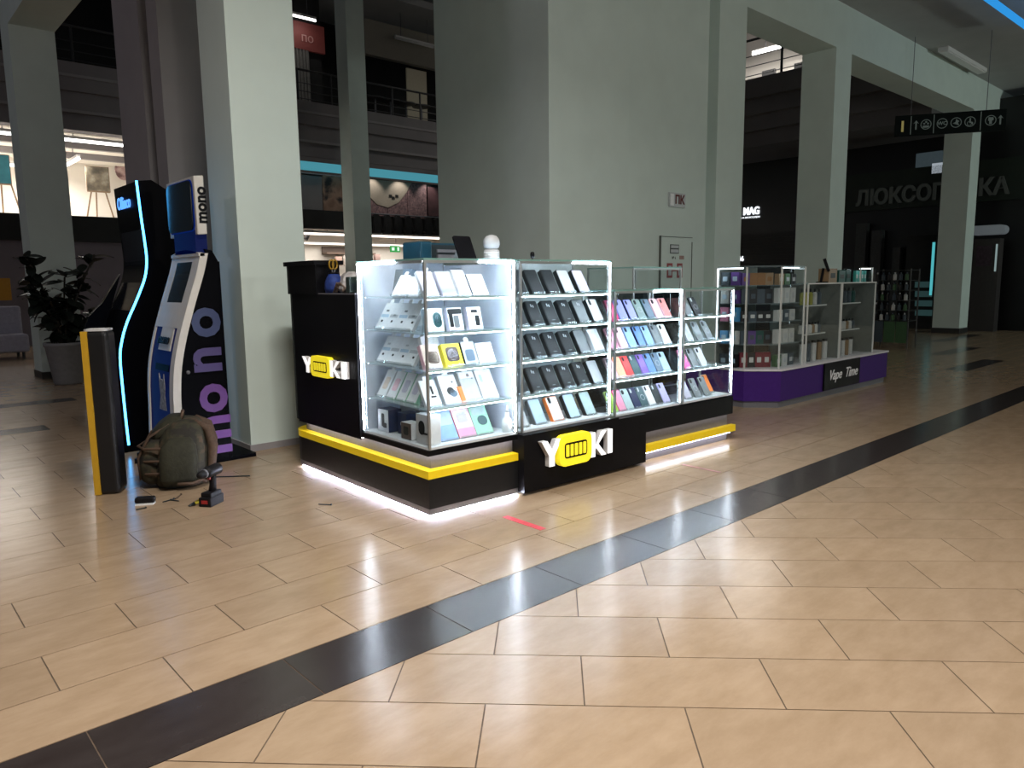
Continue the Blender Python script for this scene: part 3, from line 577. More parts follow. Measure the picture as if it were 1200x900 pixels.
MB().box(w1 - .012, .03, .014, w1 - .007, d1 - .01, h1 - .02).build('inner_side_board', M_MIRR, cab1)
MB().box(-.002, .014, h1 - .024, .003, d1 - .014, h1 - .0092).build('top_rail', M_ALU, cab1); MB().box(.007, .03, h1 - .019, .014, d1 - .03, h1 - .011).build('hidden_led', M_LED, cab1)
c2x0, c2x1 = 2.868, 3.664; w2 = c2x1 - c2x0
cab2 = cabinet(c2x0, c2x1, 3.266, 3.62, ZT, SH, 'tall glass cabinet filled with rows of black boxed phone cases', [
    (w2 - .021, -.005, .02, w2 - .014, .012, h1 - .025), (w2 - .36, -.008, h1 - .024, w2 - .01, -.003, h1 - .012)], back=glassmat('frosted_back', (.8, .86, .88), .06, .2, .35, (.62, .70, .74)))
SH3 = (.604, .808, .998)
h3 = ZT3 - .362
c3x0, c3x1, c4x0, c4x1 = 3.70, 4.432, 4.452, 5.095; w3, w4 = c3x1 - c3x0, c4x1 - c4x0
cab3 = cabinet(c3x0, c3x1, 3.266, 3.57, ZT3, SH3, 'low glass cabinet of colourful phone cases', [
    (w3 - .019, -.005, .02, w3 - .013, .012, h3 - .025), (w3 - .33, -.008, h3 - .022, w3 - .01, -.003, h3 - .010)], zb=.362)
cab4 = cabinet(c4x0, c4x1, 3.266, 3.57, ZT3, SH3, 'half empty low glass cabinet at the right end of the kiosk', [
    (w4 - .019, -.005, .02, w4 - .013, .012, h3 - .025)], zb=.362)
cab5 = cabinet(4.47, 5.08, 3.76, 4.25, 1.378, (.75, 1.1), 'empty tall glass cabinet at the back of the kiosk', [], zb=.4, plain=True)
MB().box(.0, 0, -.4, .61, .49, 0).build('pedestal', M_BLACK, cab5)
tx = text('edi..', .075, M_CHAR, cab3, (.14, .28, .20), '-y', 'sticker_lettering', .0006, .001, .2, spin=.12)

# ------------------------------------------------------------------ products
def cm(name, c, rough=.42): return mat('prod_' + name, c, rough, noise=.06, nscale=30)
CASES = dict(black=(.018, .02, .021), coal=(.020, .023, .025), grey=(.16, .18, .19), steel=(.12, .18, .25), white=(.80, .81, .82), pale_blue=(.42, .56, .68), light_blue=(.24, .40, .68), blue=(.10, .22, .48), periwinkle=(.27, .29, .68), navy=(.018, .028, .08), teal=(.02, .075, .085), sage=(.21, .30, .29),
             mint=(.40, .52, .52), green=(.30, .62, .42), lime=(.45, .70, .10), pink=(.78, .30, .45), pale_pink=(.82, .52, .60), coral=(.85, .28, .27), peach=(.90, .42, .25), red=(.68, .05, .05), magenta=(.62, .03, .17), hot_pink=(.80, .12, .35), purple=(.20, .10, .42), lavender=(.48, .44, .72), orange=(.85, .22, .05), yellow=(.80, .72, .05), cream=(.72, .60, .50), silver=(.48, .50, .52), lilac=(.55, .53, .64), brown=(.09, .06, .05))
for k, c in CASES.items(): cm(k, c)
for k in ('black', 'coal', 'navy'): MATS['prod_' + k].node_tree.nodes['Principled BSDF'].inputs['Specular IOR Level'].default_value = .2
def PM(k): return MATS['prod_' + k]
CACHE = {}
def cmesh(key, fn, m):
    if key not in CACHE: CACHE[key] = fn().mesh(key[0], m)
    return CACHE[key]
LEAN = math.radians(31)
def product(kind, col, x, y, z, rz, label, cat, group, w=.09, h=.165, d=.018, col2='black', lean=LEAN, deco=None):
    """kinds: boxed (dark box with a case on its face), case (bare phone case on an acrylic wedge), pack (white card pack with hanging tab), box (upright carton)"""
    nm = {'boxed': 'boxed_phone_case', 'case': 'phone_case', 'pack': 'accessory_pack', 'box': 'accessory_box'}[kind]
    t = kempty(nm, x, y, z, label, cat, group, rz); L = (-lean, 0, 0)
    hh = h
    if kind in ('boxed', 'case'):
        put('carton' if kind == 'boxed' else 'case_shell', cmesh(('body', kind, w, h, d, col2 if kind == 'boxed' else col), lambda: MB().prism(rrect(w, h, .006 if kind == 'boxed' else .012, 3, cy=h / 2), 0, d, 'y'), PM(col2 if kind == 'boxed' else col)), t, (0, 0, .004), L)
        cw, ch = (w * .90, h * .94)
        if kind == 'boxed':
            put('printed_face', cmesh(('face', cw, ch, col), lambda: MB().prism(rrect(cw, ch, .008, 3, cy=h / 2), -.003, 0, 'y'), PM(col)), t, (0, 0, .004), L)
        if deco != 'plain':
            cc = 'silver' if CASES[col][0] < .06 else 'coal'
            if deco == 'logo':
                put('printed_mark', cmesh(('mark', w, h, cc), lambda: MB().box(-.012, -.0045, h * .74, -.004, -.003, h * .86).box(.003, -.0045, h * .72, .011, -.003, h * .82), PM('silver')), t, (0, 0, .004), L)
                put('printed_line', cmesh(('line', w, h), lambda: MB().box(-.012, -.0045, h * .16, .012, -.003, h * .19), PM('grey')), t, (0, 0, .004), L)
            elif deco == 'ring':
                put('magnet_ring', cmesh(('ring', w, h, cc), lambda: ring(w * .28, .003, h * .45, -.004), PM('silver')), t, (0, 0, .004), L)
                put('camera_island', cmesh(('cam', w, h, cc), lambda: MB().prism(rrect(w * .36, w * .42, .008, 3, cx=-w * .24, cy=h * .84), -.005, 0, 'y'), PM(cc)), t, (0, 0, .004), L)
            else:
                put('camera_island', cmesh(('cam', w, h, cc), lambda: MB().prism(rrect(w * .22, w * .42, .008, 3, cx=-w * .22, cy=h * .84), -.005, 0, 'y'), PM(cc)), t, (0, 0, .004), L)
    elif kind == 'pack':
        put('carton', cmesh(('pk', w, h, d, col2), lambda: MB().prism(rrect(w, h, .004, 2, cy=h / 2), 0, d, 'y'), PM(col2)), t, (0, 0, .004), L)
        put('printed_face', cmesh(('pf', w, h, col), lambda: MB().prism(rrect(w * .97, h * .97, .004, 2, cy=h / 2), -.002, 0, 'y'), PM(col)), t, (0, 0, .004), L)
        if deco != 'board': put('hanging_tab', cmesh(('tab', w, h), lambda: MB().prism(rrect(w * .36, .03, .012, 3, cy=h + .01), 0, .004, 'y'), PM('white')), t, (0, 0, .004), L)
        if isinstance(deco, tuple):
            for q in deco: decal(t, q, w, h, L)
    else:
        put('carton', cmesh(('bx', w, h, d, col2), lambda: MB().box(-w / 2, 0, 0, w / 2, d, h), PM(col2)), t, (0, 0, .004), L)
        put('printed_face', cmesh(('bf', w, h, col), lambda: MB().box(-w / 2 + .001, -.002, .001, w / 2 - .001, 0, h - .001), PM(col)), t, (0, 0, .004), L)
        if isinstance(deco, tuple):
            for q in deco: decal(t, q, w, h, L)
    if lean > .1:
        s_, c_ = math.sin(lean), math.cos(lean); b0 = d * c_ + .002
        put('acrylic_stand', cmesh(('st', w, h, d, round(lean, 2)), lambda: MB().prism([(-.012, 0), (b0 + h * .6 * s_ + .01, 0), (b0 + h * .6 * s_, h * .6 * c_ - d * s_), (b0, .003), (-.008, .003), (-.008, .016), (-.012, .016)], -w / 2 + .004, w / 2 - .004, 'x'), M_ACRYL), t)
    return t
def ring(r, t, cz, y, n=20):
    b = MB(); vs = []; fs = []
    for k in range(n):
        a = 2 * math.pi * k / n
        for rr_ in (r - t, r): vs.append((rr_ * math.cos(a), y, cz + rr_ * math.sin(a)))
    for k in range(n): fs.append((2 * k, 2 * k + 1, 2 * ((k + 1) % n) + 1, 2 * ((k + 1) % n)))
    return b.add(vs, fs)
def decal(t, q, w, h, L):
    shape, col, cx, cz, sw, sh = q
    fn = {'rect': lambda: MB().prism(rrect(sw, sh, min(sw, sh) * .2, 2, cx=cx, cy=cz), -.0035, -.002, 'y'), 'disc': lambda: MB().prism(rrect(sw, sh, min(sw, sh) * .499, 5, cx=cx, cy=cz), -.0035, -.002, 'y'), 'ring': lambda: ring(sw / 2, sw * .12, cz, -.004)}[shape]
    put('printed_motif', cmesh(('dc',) + q, fn, PM(col)), t, (0, 0, .004), L)
SHN = {0: 'bottom', 1: 'lowest glass', 2: 'second glass', 3: 'third glass', 4: 'top glass'}
def rowname(r, n): return 'bottom row' if r == 0 else ('top row' if r == n - 1 else '%s row from the bottom' % ORD[r])
YF = 3.266
# tall cabinet: five rows, four of them black boxes
zs2 = (ZB + .012, .592, .804, 1.004, 1.197)
for r, z in enumerate(zs2):
    cols = {0: [('silver', 'grey', 'plain'), ('pale_blue', 'grey', 'plain'), ('white', 'orange', 'cam2'), ('pale_blue', 'coal', 'plain'), ('mint', 'coal', 'plain')],
            1: [('coal', 'black', 'logo')] * 5 + [('silver', 'coal', 'plain')], 2: [('coal', 'black', 'logo')] * 4 + [('grey', 'black', 'plain'), ('white', 'silver', 'plain')],
            3: [('coal', 'black', 'logo')] * 4 + [('grey', 'black', 'logo'), ('white', 'coal', 'cam')], 4: [('coal', 'black', 'plain')] * 3 + [('silver', 'black', 'plain'), ('lilac', 'black', 'plain')]}[r]
    n = len(cols); sp = .136 if r else .152
    for k, (c, c2, dc) in enumerate(cols):
        x = c2x0 + .085 + sp * k + (.012 if r == 2 else 0)
        if r == 0 and dc == 'cam2':
            product('boxed', 'white', x, YF + .075, z, 0, 'white phone case box with orange sides, bottom row of tall cabinet', 'phone case', 'boxes in the tall cabinet', .10, .17, .026, 'orange', deco='cam')
            continue
        desc = 'black' if c == 'coal' else c.replace('_', ' ')
        product('boxed', c, x, YF + .075, z, 0, '%s boxed phone case, %s from left, %s of tall cabinet' % (desc, ORD[k], rowname(r, 5)), 'phone case', 'boxes in the tall cabinet', .098, .17, .030, c2, deco=dc)
# low colourful cabinet
zs3 = (.362 + .012, .608, .812, 1.002)
rows3 = {3: ['magenta', 'periwinkle', 'periwinkle', 'sage', 'steel', 'pale_pink', 'coral'], 2: ['pink', 'pale_pink', 'light_blue', 'blue', 'light_blue', 'grey', 'white'],
         1: ['pale_pink', 'peach', 'red', 'teal', 'purple', 'blue', 'steel', 'pale_blue'], 0: ['lime', 'pink', 'mint', 'navy', 'teal', 'white', 'coal', 'lavender']}
sides = {'periwinkle': 'navy', 'sage': 'navy', 'steel': 'teal', 'light_blue': 'blue', 'blue': 'navy', 'pale_pink': 'pale_pink', 'coral': 'pale_pink', 'mint': 'steel', 'teal': 'black', 'purple': 'purple', 'white': 'silver', 'pink': 'magenta'}
for r, z in enumerate(zs3):
    n = len(rows3[r]); sp = (w3 - .155) / (n - 1)
    for k, c in enumerate(rows3[r]):
        product('boxed' if (k + r) % 2 else 'case', c, c3x0 + .092 + sp * k, YF + .07, z, 0, '%s phone case, %s from left, %s of colourful cabinet' % (c.replace('_', ' '), ORD[k], rowname(r, 4)), 'phone case', 'cases in the colourful cabinet', .078, .158, .016 if (k + r) % 2 else .011, sides.get(c, c), deco='ring' if (k * 3 + r) % 7 == 5 else 'cam')
rows4 = {3: ['grey', 'black'], 2: ['silver', 'grey', 'grey'], 1: ['hot_pink', 'grey', 'silver'], 0: ['lilac', 'grey', 'grey', 'orange']}
for r, z in enumerate(zs3):
    for k, c in enumerate(rows4[r]):
        x = c4x0 + (.18, .16, .195, .175)[r] + (.125, .11, .125, .11)[r] * k
        product('case' if k != 3 else 'boxed', c, x, YF + .07 + (.06 if k == 3 else 0), z, 0, '%s phone case, %s from left, %s of half empty cabinet' % (c.replace('_', ' '), ORD[k], rowname(r, 4)), 'phone case', 'cases in the half empty cabinet', .078, .158, .012, 'white', deco='ring' if (k + r) % 3 == 1 else 'cam')
# corner cabinet, front (facing the corridor)
G1 = 'boxes in the corner cabinet'
def fr(kind, col, px, r, label, cat='box', **kw):
    x = c1x0 + (px - 503) / 104 * .60; return product(kind, col, x, YF + kw.pop('dy', .085), zs2[r], 0, label, cat, G1, **kw)
fr('pack', 'lilac', 522, 4, 'lilac grey pack, leftmost on top front row of corner cabinet', w=.10, h=.16, d=.02, col2='silver', deco='board')
fr('pack', 'silver', 543, 4, 'silver grey pack, second on top front row of corner cabinet', w=.10, h=.16, d=.02, col2='lilac', deco='board')
fr('pack', 'lilac', 562, 4, 'pale lilac pack, third on top front row of corner cabinet', w=.085, h=.17, d=.02, col2='white', deco='board')
fr('box', 'white', 581, 4, 'white square box on top front row, right end of corner cabinet', w=.115, h=.14, d=.03, col2='grey')
fr('box', 'white', 525, 3, 'white watch box with teal watch picture in corner cabinet', w=.115, h=.13, d=.03, col2='pale_blue', lean=.25, deco=(('disc', 'teal', .02, .065, .055, .085), ('disc', 'pale_blue', .02, .065, .03, .05)))
fr('box', 'white', 550, 3, 'white box with black angled frame motif in corner cabinet', w=.10, h=.13, d=.03, col2='lilac', lean=.25, deco=(('rect', 'black', 0, .108, .095, .03), ('rect', 'black', -.03, .06, .025, .08), ('rect', 'grey', .005, .05, .035, .07)))
fr('box', 'white', 574, 3, 'white box with dark smartphone picture in corner cabinet', w=.10, h=.13, d=.03, col2='lilac', lean=.25, deco=(('rect', 'coal', .015, .05, .03, .06), ('rect', 'coal', .0, .105, .045, .018)))
fr('box', 'mint', 590, 3, 'small teal grey box at right of second front row', w=.06, h=.09, d=.03, col2='teal', lean=.2, dy=.2, deco=(('disc', 'teal', 0, .05, .04, .04),))
fr('pack', 'cream', 522, 2, 'peach beige pack with hanging tab in corner cabinet', w=.115, h=.14, d=.03, col2='pale_pink', lean=.42, deco=(('rect', 'brown', .01, .06, .07, .07), ('rect', 'cream', .01, .06, .064, .064)))
fr('box', 'yellow', 547, 2, 'bright yellow box with round dark motif in corner cabinet', w=.125, h=.135, d=.04, col2='yellow', lean=.42, deco=(('rect', 'brown', 0, .07, .085, .085), ('disc', 'lilac', 0, .068, .07, .07), ('disc', 'brown', 0, .07, .045, .045), ('disc', 'white', .004, .062, .02, .02)))
fr('pack', 'silver', 568, 2, 'silver framed accessory box right of the yellow box', w=.095, h=.14, d=.03, col2='coal', lean=.42, deco=(('rect', 'steel', .0, .055, .06, .07),))
fr('box', 'white', 588, 2, 'plain white box at right end of middle front row', w=.12, h=.125, d=.035, col2='white', lean=.42)
fr('box', 'white', 538, 2, 'white box standing behind the yellow box', w=.12, h=.17, d=.03, col2='white', lean=.3, dy=.22)
fr('pack', 'white', 521, 1, 'white hanging pack with small black microphone picture', w=.105, h=.16, d=.02, col2='silver', deco=(('rect', 'coal', .015, .095, .014, .05), ('rect', 'coal', .015, .055, .035, .01)))
fr('pack', 'white', 545, 1, 'white pack with dark round speaker picture', w=.12, h=.18, d=.025, col2='silver', deco=(('disc', 'coal', .0, .075, .05, .05), ('disc', 'steel', .015, .06, .05, .045), ('disc', 'grey', .03, .13, .012, .012)))
fr('box', 'orange', 556, 1, 'narrow orange box between white packs in corner cabinet', w=.03, h=.10, d=.02, col2='orange', dy=.075)
fr('pack', 'silver', 571, 1, 'silver grey blister pack in lower front row', w=.115, h=.185, d=.03, col2='white', dy=.095, deco=(('rect', 'white', 0, .16, .10, .04), ('disc', 'brown', .01, .158, .02, .026), ('disc', 'coal', .035, .14, .009, .012)))
fr('pack', 'white', 592, 1, 'white pack with ring and cable picture at right end', w=.12, h=.19, d=.025, col2='silver', deco=(('rect', 'pale_blue', -.03, .13, .02, .05), ('ring', 'cream', .0, .11, .04, .04)))
fr('box', 'light_blue', 538, 0, 'pale blue clear box with navy side, bottom front row', w=.13, h=.19, d=.05, col2='blue', deco=(('rect', 'pale_blue', 0, .13, .12, .08),))
fr('box', 'pale_pink', 561, 0, 'pink phone case box with red side, bottom front row', w=.125, h=.19, d=.05, col2='red', deco=(('rect', 'lavender', .0, .12, .07, .06), ('rect', 'white', 0, .155, .09, .03), ('rect', 'pink', 0, .03, .12, .05)))
fr('box', 'green', 583, 0, 'pale green phone case box with grey side, bottom front row', w=.125, h=.19, d=.05, col2='grey', deco=(('rect', 'mint', 0, .15, .10, .06), ('disc', 'teal', .01, .085, .07, .06)))
wt = kempty('white_bottle', c1x0 + .60, YF + .05, ZB + .012, 'white tapered bottle at the right of the corner cabinet', 'bottle', G1)
MB().lathe([(.032, 0), (.034, .05), (.03, .075), (.015, .09), (.013, .12)], 14).build('body', PM('white'), wt, True); MB().lathe([(.012, .12), (.006, .15), (.001, .16)], 10).build('nozzle', PM('white'), wt, True)
# corner cabinet, side (facing the terminals)
def sd(kind, col, py, r, label, cat='box', **kw):
    y = c1y0 + .03 + py * (d1 - .06); return product(kind, col, c1x0 + kw.pop('dx', .085), y, zs2[r], -math.pi / 2, label, cat, G1, **kw)
sd('pack', 'grey', .88, 4, 'dark grey pack, far end of top side row', w=.09, h=.16, d=.03, col2='steel', lean=.2, dx=.2, deco='board')
sd('pack', 'steel', .74, 4, 'slate grey pack, second on top side row', w=.10, h=.16, d=.03, col2='steel', lean=.2, dx=.2, deco='board')
sd('pack', 'white', .60, 4, 'white pack with hanging tab, third on top side row', w=.10, h=.14, d=.02, col2='white')
sd('pack', 'silver', .45, 4, 'silver pack, fourth on top side row', w=.10, h=.13, d=.02, col2='silver', deco='board')
sd('pack', 'white', .32, 4, 'white pack with hanging tab, fifth on top side row', w=.11, h=.16, d=.02, col2='white')
for r, nm in ((3, 'second'), (2, 'third')):
    for k in range(4):
        sd('pack', 'white', .90 - .155 * k, r, 'white cable pack, %s from left, %s side row of corner cabinet' % (ORD[k], nm), w=.103, h=.175, d=.02, col2='silver', deco=(('rect', 'grey' if r == 3 else 'silver', .005, .12 - .03 * (k % 2), .03, .012), ('rect', 'coal', -.01 + .01 * k, .05, .018, .014), ('rect', 'silver' if k % 2 else 'pale_blue', 0, .085, .085, .02)))
for k in range(4):
    sd('pack', ('white', 'white', 'white', 'white')[k], .90 - .17 * k, 1, 'white pack with mint edges, %s from left, fourth side row' % ORD[k], w=.10, h=.18, d=.03, col2='green' if k else 'white', dx=.075, deco=(('rect', ('cream', 'pale_pink', 'lilac', 'lilac')[k], 0, .09, .05, .08),))
sd('pack', 'silver', .72, 0, 'pale grey hanging carton at back of bottom side row', w=.17, h=.17, d=.06, col2='silver', lean=0, dx=.19)
sd('box', 'silver', .83, 0, 'grey carton with dark figure print, bottom side row', w=.12, h=.135, d=.09, col2='navy', lean=0, dx=.06, deco=(('rect', 'coal', .0, .07, .03, .08), ('rect', 'coal', .02, .04, .04, .03)))
sd('box', 'navy', .60, 0, 'dark navy carton, bottom side row', w=.10, h=.125, d=.09, col2='navy', lean=0, dx=.10, deco=(('rect', 'silver', 0, .06, .03, .02),))
sd('box', 'brown', .38, 0, 'small dark brown carton, bottom side row', w=.105, h=.095, d=.07, col2='white', lean=0, dx=.035, deco=(('rect', 'black', 0, .05, .05, .05),))
sd('box', 'silver', .115, 0, 'large white carton with black round motif at the corner', w=.13, h=.165, d=.075, col2='white', lean=0, dx=.035, deco=(('disc', 'black', -.01, .09, .06, .08), ('rect', 'black', .03, .06, .05, .012)))
sd('box', 'white', .50, 0, 'white carton behind the large corner carton', w=.16, h=.165, d=.10, col2='white', lean=0, dx=.22)

# ------------------------------------------------------------------ things on top of the kiosk
pt = kempty('plotter', 2.485, 3.72, ZT, 'teal desktop plotter machine on top of the corner cabinet', 'machine'); pt.scale = (.85, 1, 1)
M_TEALP = mat('teal_plastic', (.006, .05, .085), .35, noise=.1); M_DKP = mat('dark_plastic', (.012, .02, .024), .4, noise=.1)
bevel(MB().box(0, 0, .0, .10, .2, .118).build('side_housing', M_TEALP, pt), .012, 3)
MB().box(.10, .03, .0, .40, .19, .10).build('body', M_DKP, pt)
MB().box(.16, .02, .055, .40, .03, .073).build('roller', M_STEEL, pt); MB().box(.16, .015, .018, .40, .03, .042).build('front_tray', M_STEEL, pt); MB().box(.10, .04, .10, .40, .19, .112).build('lid', M_TEALP, pt)
for k, x in enumerate((.12, .3)): MB().box(x, .02, .002, x + .02, .028, .012).build('button', PM('white'), pt)
tb = kempty('tablet', 2.63, 3.44, ZT, 'black tablet leaning on a stand on top of the kiosk', 'tablet')
MB().prism(rrect(.125, .155, .01, 3, cy=.0775), 0, .01, 'y').build('screen', M_BLACK, tb, rot=(-.45, 0, 0)); MB().prism([(.02, 0), (.11, 0), (.06, .1)], -.03, .03, 'x').build('stand', M_ALU, tb)
wb = kempty('round_ornament', 2.785, 3.42, ZT, 'white round headed ornament standing on top of the kiosk', 'ornament')
MB().lathe([(.045, 0), (.047, .02), (.046, .055), (.04, .06)], 18).build('base', PM('silver'), wb, True); MB().lathe([(.02, .055), (.042, .07), (.05, .095), (.046, .12), (.03, .14), (.004, .147)], 18).build('head', PM('silver'), wb, True)
for z in (.012, .026, .04): MB().lathe([(.0465, z), (.048, z + .002), (.0465, z + .004)], 18).build('rib', PM('white'), wb)
cmr = kempty('webcam', 3.00, 3.30, ZT, 'tiny black camera on the edge of the tall cabinet', 'camera')
MB().lathe([(.004, 0), (.004, .008), (.011, .012), (.014, .03), (.011, .044), (.002, .048)], 12).build('body', M_BLACK, cmr, True); MB().lathe([(.010, 0), (.010, .003)], 12).build('foot', M_BLACK, cmr)
gl = kempty('blue_tool_pouch', 2.265, 4.40, 1.218, 'blue cloth pouch on the black side counter', 'pouch')
b = MB()
rngp = [(.055, 0), (.062, .03), (.058, .07), (.045, .10), (.03, .125)]
b.lathe(rngp, 14).build('bag', mat('blue_cloth', (.01, .035, .20), .7, noise=.4, nscale=25, bump=.4), gl, True); MB().lathe([(.031, .118), (.036, .126), (.031, .134)], 14).build('drawstring', M_BLACK, gl)
yt = kempty('yellow_scissors', 2.27, 4.41, 1.34, 'yellow handled scissors standing in the blue pouch', 'scissors')
for s in (-1, 1):
    MB().tube([(.012 * s + .016 * math.cos(a) , 0, .06 + .03 * math.sin(a)) for a in [math.radians(30 * k) for k in range(13)]], .006, 6).build('handle', mat('mustard_plastic', (.30, .17, .006), .4, noise=.1), yt, True)
    MB().tube([(.012 * s, 0, .035), (-.006 * s, 0, -.06)], .005, 5).build('blade', M_STEEL, yt)
mb_ = kempty('crumpled_bag', 2.31, 4.26, 1.218, 'crumpled clear bag with tan straps on the side counter', 'bag')
b = MB(); b.lathe([(.09, 0), (.12, .03), (.11, .08), (.085, .13), (.05, .16)], 12); rg = random.Random(3)
b.v = [(x * (1 + rg.uniform(-.2, .2)), y * (1.1 + rg.uniform(-.2, .2)), z + rg.uniform(-.012, .012) * (z > .01)) for x, y, z in b.v]
mb_.scale = (.72, .72, .8)
b.build('bag', mat('grey_plastic_bag', (.42, .40, .40), .35, noise=.35, nscale=30), mb_)
for k in range(3): MB().tube([(-.13, .08 - .03 * k, .005 + .002 * k), (-.12, .03 - .03 * k, .08), (-.11, -.04 - .03 * k, .04), (-.12, -.09, .012)], .008, 6).build('strap', mat('tan_strap', (.18, .13, .10), .7, noise=.2), mb_, True)
dk = kempty('small_dark_box', 2.24, 4.10, 1.218, 'small dark green box beside the corner cabinet', 'box')
bevel(MB().box(-.04, -.025, 0, .04, .025, .10).build('body', mat('dark_green_plastic', (.02, .035, .03), .5, noise=.1), dk), .006); MB().box(-.03, -.027, .02, .03, -.025, .06).build('label', M_DKP, dk)
# printer inside the rear glass box
rp = kempty('receipt_printer', 4.62, 3.9, 1.104, 'dark printer with a display standing in the rear glass cabinet', 'printer')
bevel(MB().box(0, 0, 0, .36, .2, .10).build('body', M_DKP, rp), .008); MB().box(.03, -.004, .02, .14, 0, .08).build('display', M_BLACK, rp); MB().box(.2, -.004, .03, .33, 0, .05).build('paper_slot', PM('coal'), rp)

# ------------------------------------------------------------------ payment terminals
M_TBLK = mat('gloss_black_shell', (.002, .002, .003), .4, noise=.1, spec=.03); M_TWHT = mat('off_white_shell', (.62, .59, .54), .38, noise=.03); M_SCR = mat('dark_screen', (.006, .007, .010), .12, noise=.05, spec=.15); M_BLUEP = mat('blue_panel', (.002, .006, .045), .6, emit=(.01, .08, 1), es=.03, noise=.1, spec=.15)
# tall S-curved terminal with neon edge
nb = [(1.768, 2.07), (1.779, 1.83), (1.793, 1.605), (1.796, 1.476), (1.774, 1.346), (1.706, 1.184), (1.62, 1.005), (1.573, .864), (1.551, .735), (1.551, .505), (1.555, .238), (1.56, .06)]
def smooth(pts, n=4):
    out = []
    for i in range(len(pts) - 1):
        p0, p1, p2, p3 = pts[max(i - 1, 0)], pts[i], pts[i + 1], pts[min(i + 2, len(pts) - 1)]
        for k in range(n):
            t = k / n
            out.append(tuple(.5 * ((2 * p1[j]) + (-p0[j] + p2[j]) * t + (2 * p0[j] - 5 * p1[j] + 4 * p2[j] - p3[j]) * t * t + (-p0[j] + 3 * p1[j] - 3 * p2[j] + p3[j]) * t ** 3) for j in range(len(p1))))
    return out + [pts[-1]]
tA = empty('payment_terminal', (1.85, 6.4, 0), 0, 'tall black terminal outlined by a curved blue neon edge', 'terminal')
fp = smooth(nb); vA0, vA1 = 6.15 - 6.4, 6.80 - 6.4
prof = [(x - 1.85, z) for x, z in fp]; bulge = lambda z: .05 * math.exp(-((z - 1.0) / .28) ** 2)
body = prof + [(.22, .06), (.22, 1.4), (.16, 2.0), (.02, 2.085)]
bo = MB().prism(body, vA0 + .01, vA1, 'y').build('body', M_TBLK, tA)
MB().box(-.33, vA0 + .02, 0, .24, vA1 - .02, .06).build('base', M_TBLK, tA)
MB().tube([(x - 1.856, vA0 + .004, z) for x, z in fp], .0085, 8).build('neon_edge', M_NEON, tA, True)
MB().prism([(x - .006, z) for x, z in prof if 1.05 < z < 1.33] + [(x + .004, z) for x, z in prof if 1.05 < z < 1.33][::-1], vA0 + .06, vA1 - .06, 'y').build('console_screen', M_SCR, tA)
MB().prism([(x - .006, z) for x, z in prof if 1.42 < z < 1.76] + [(x + .004, z) for x, z in prof if 1.42 < z < 1.76][::-1], vA0 + .05, vA1 - .05, 'y').build('upper_screen', M_SCR, tA)
# lower wing of the console flaring toward the aisle
MB().prism([(-.10, 1.38), (-.14, 1.32), (-.25, 1.15), (-.36, 1.04), (-.40, .93), (-.38, .75), (-.36, .4), (-.34, .06), (-.25, .06), (-.26, .9)], vA1 - .06, vA1, 'y').build('side_wing', M_TBLK, tA)
tt = text('Ollinco', .135, M_NEON2, tA, (1.772 - 1.85 - .006, (vA0 + vA1) / 2 + .07, 1.935), '-x', 'sign_letters', .003, .001, sx=.9)
# white arched terminal
tB = empty('payment_terminal', (1.9, 5.6, 0), 0, 'white framed mono terminal with purple letters on its black side', 'terminal')
wp = smooth([(1.905, 1.50), (1.868, 1.363), (1.797, 1.159), (1.723, .927), (1.675, .724), (1.656, .547), (1.649, .369), (1.631, .02)])
W0, W1 = 5.3 - 5.6, 5.87 - 5.6
pf = [(x - 1.9, z) for x, z in wp]
MB().prism([(x + .035, z) for x, z in pf] + [(.115, 0.02), (.115, 1.45), (.08, 1.52), (.03, 1.53)], W0 + .012, W1 - .02, 'y').build('body', M_TBLK, tB)
MB().box(-.25, W0 + .02, 0, .31, W1 - .03, .03).build('base', M_TBLK, tB)
def frame_strip(y0, y1, dx0, dx1, zr, nm, m, par):
    P = [(x, z) for x, z in pf if zr[0] <= z <= zr[1]]
    return MB().prism([(x + dx0, z) for x, z in P] + [(x + dx1, z) for x, z in P][::-1], y0, y1, 'y').build(nm, m, par)
frame_strip(W0 - .006, W0 + .075, -.012, .04, (.0, 1.51), 'frame_rail', M_TWHT, tB); frame_strip(W1 - .03, W1, -.012, .02, (.0, 1.51), 'frame_rail', M_TWHT, tB)
frame_strip(W0 + .075, W1 - .03, -.01, .04, (1.43, 1.51), 'frame_top', M_TWHT, tB); frame_strip(W0 + .075, W1 - .03, -.01, .04, (.97, 1.19), 'frame_bottom', M_TWHT, tB)
frame_strip(W0 + .075, W0 + .13, -.01, .04, (1.15, 1.45), 'frame_stile', M_TWHT, tB); frame_strip(W1 - .12, W1 - .03, -.01, .04, (1.15, 1.45), 'frame_stile', M_TWHT, tB)
MB().prism([(W0 - .006 + (W1 - W0 + .006) * k / 10, 1.50 + .03 * math.sin(math.pi * k / 10)) for k in range(11)] + [(W1, 1.48), (W0 - .006, 1.48)], -.02, .02, 'x').build('arched_top', M_TWHT, tB)
frame_strip(W0 + .12, W1 - .11, -.0085, .03, (1.15, 1.45), 'touch_screen', M_SCR, tB)
frame_strip(W0 + .075, W1 - .03, .0, .03, (.05, 1.10), 'lower_panel', M_BLUEP, tB)
frame_strip(W0 + .15, W0 + .40, -.008, .0, (.80, 1.03), 'name_plate', M_TWHT, tB)
text('mono', .10, M_BLACK, tB, (-.205, W0 + .28, .90), '-x', 'small_lettering', .003, .003).rotation_euler = (0, .33, 0)
frame_strip(W0 + .13, W0 + .42, -.004, .0, (.66, .76), 'bill_slot', M_TBLK, tB)
for yy, dx in ((.22, 0), (.33, 0)): frame_strip(W0 + yy, W0 + yy + .07, -.008, .0, (.735, .75), 'slot_trim', M_ALU, tB)
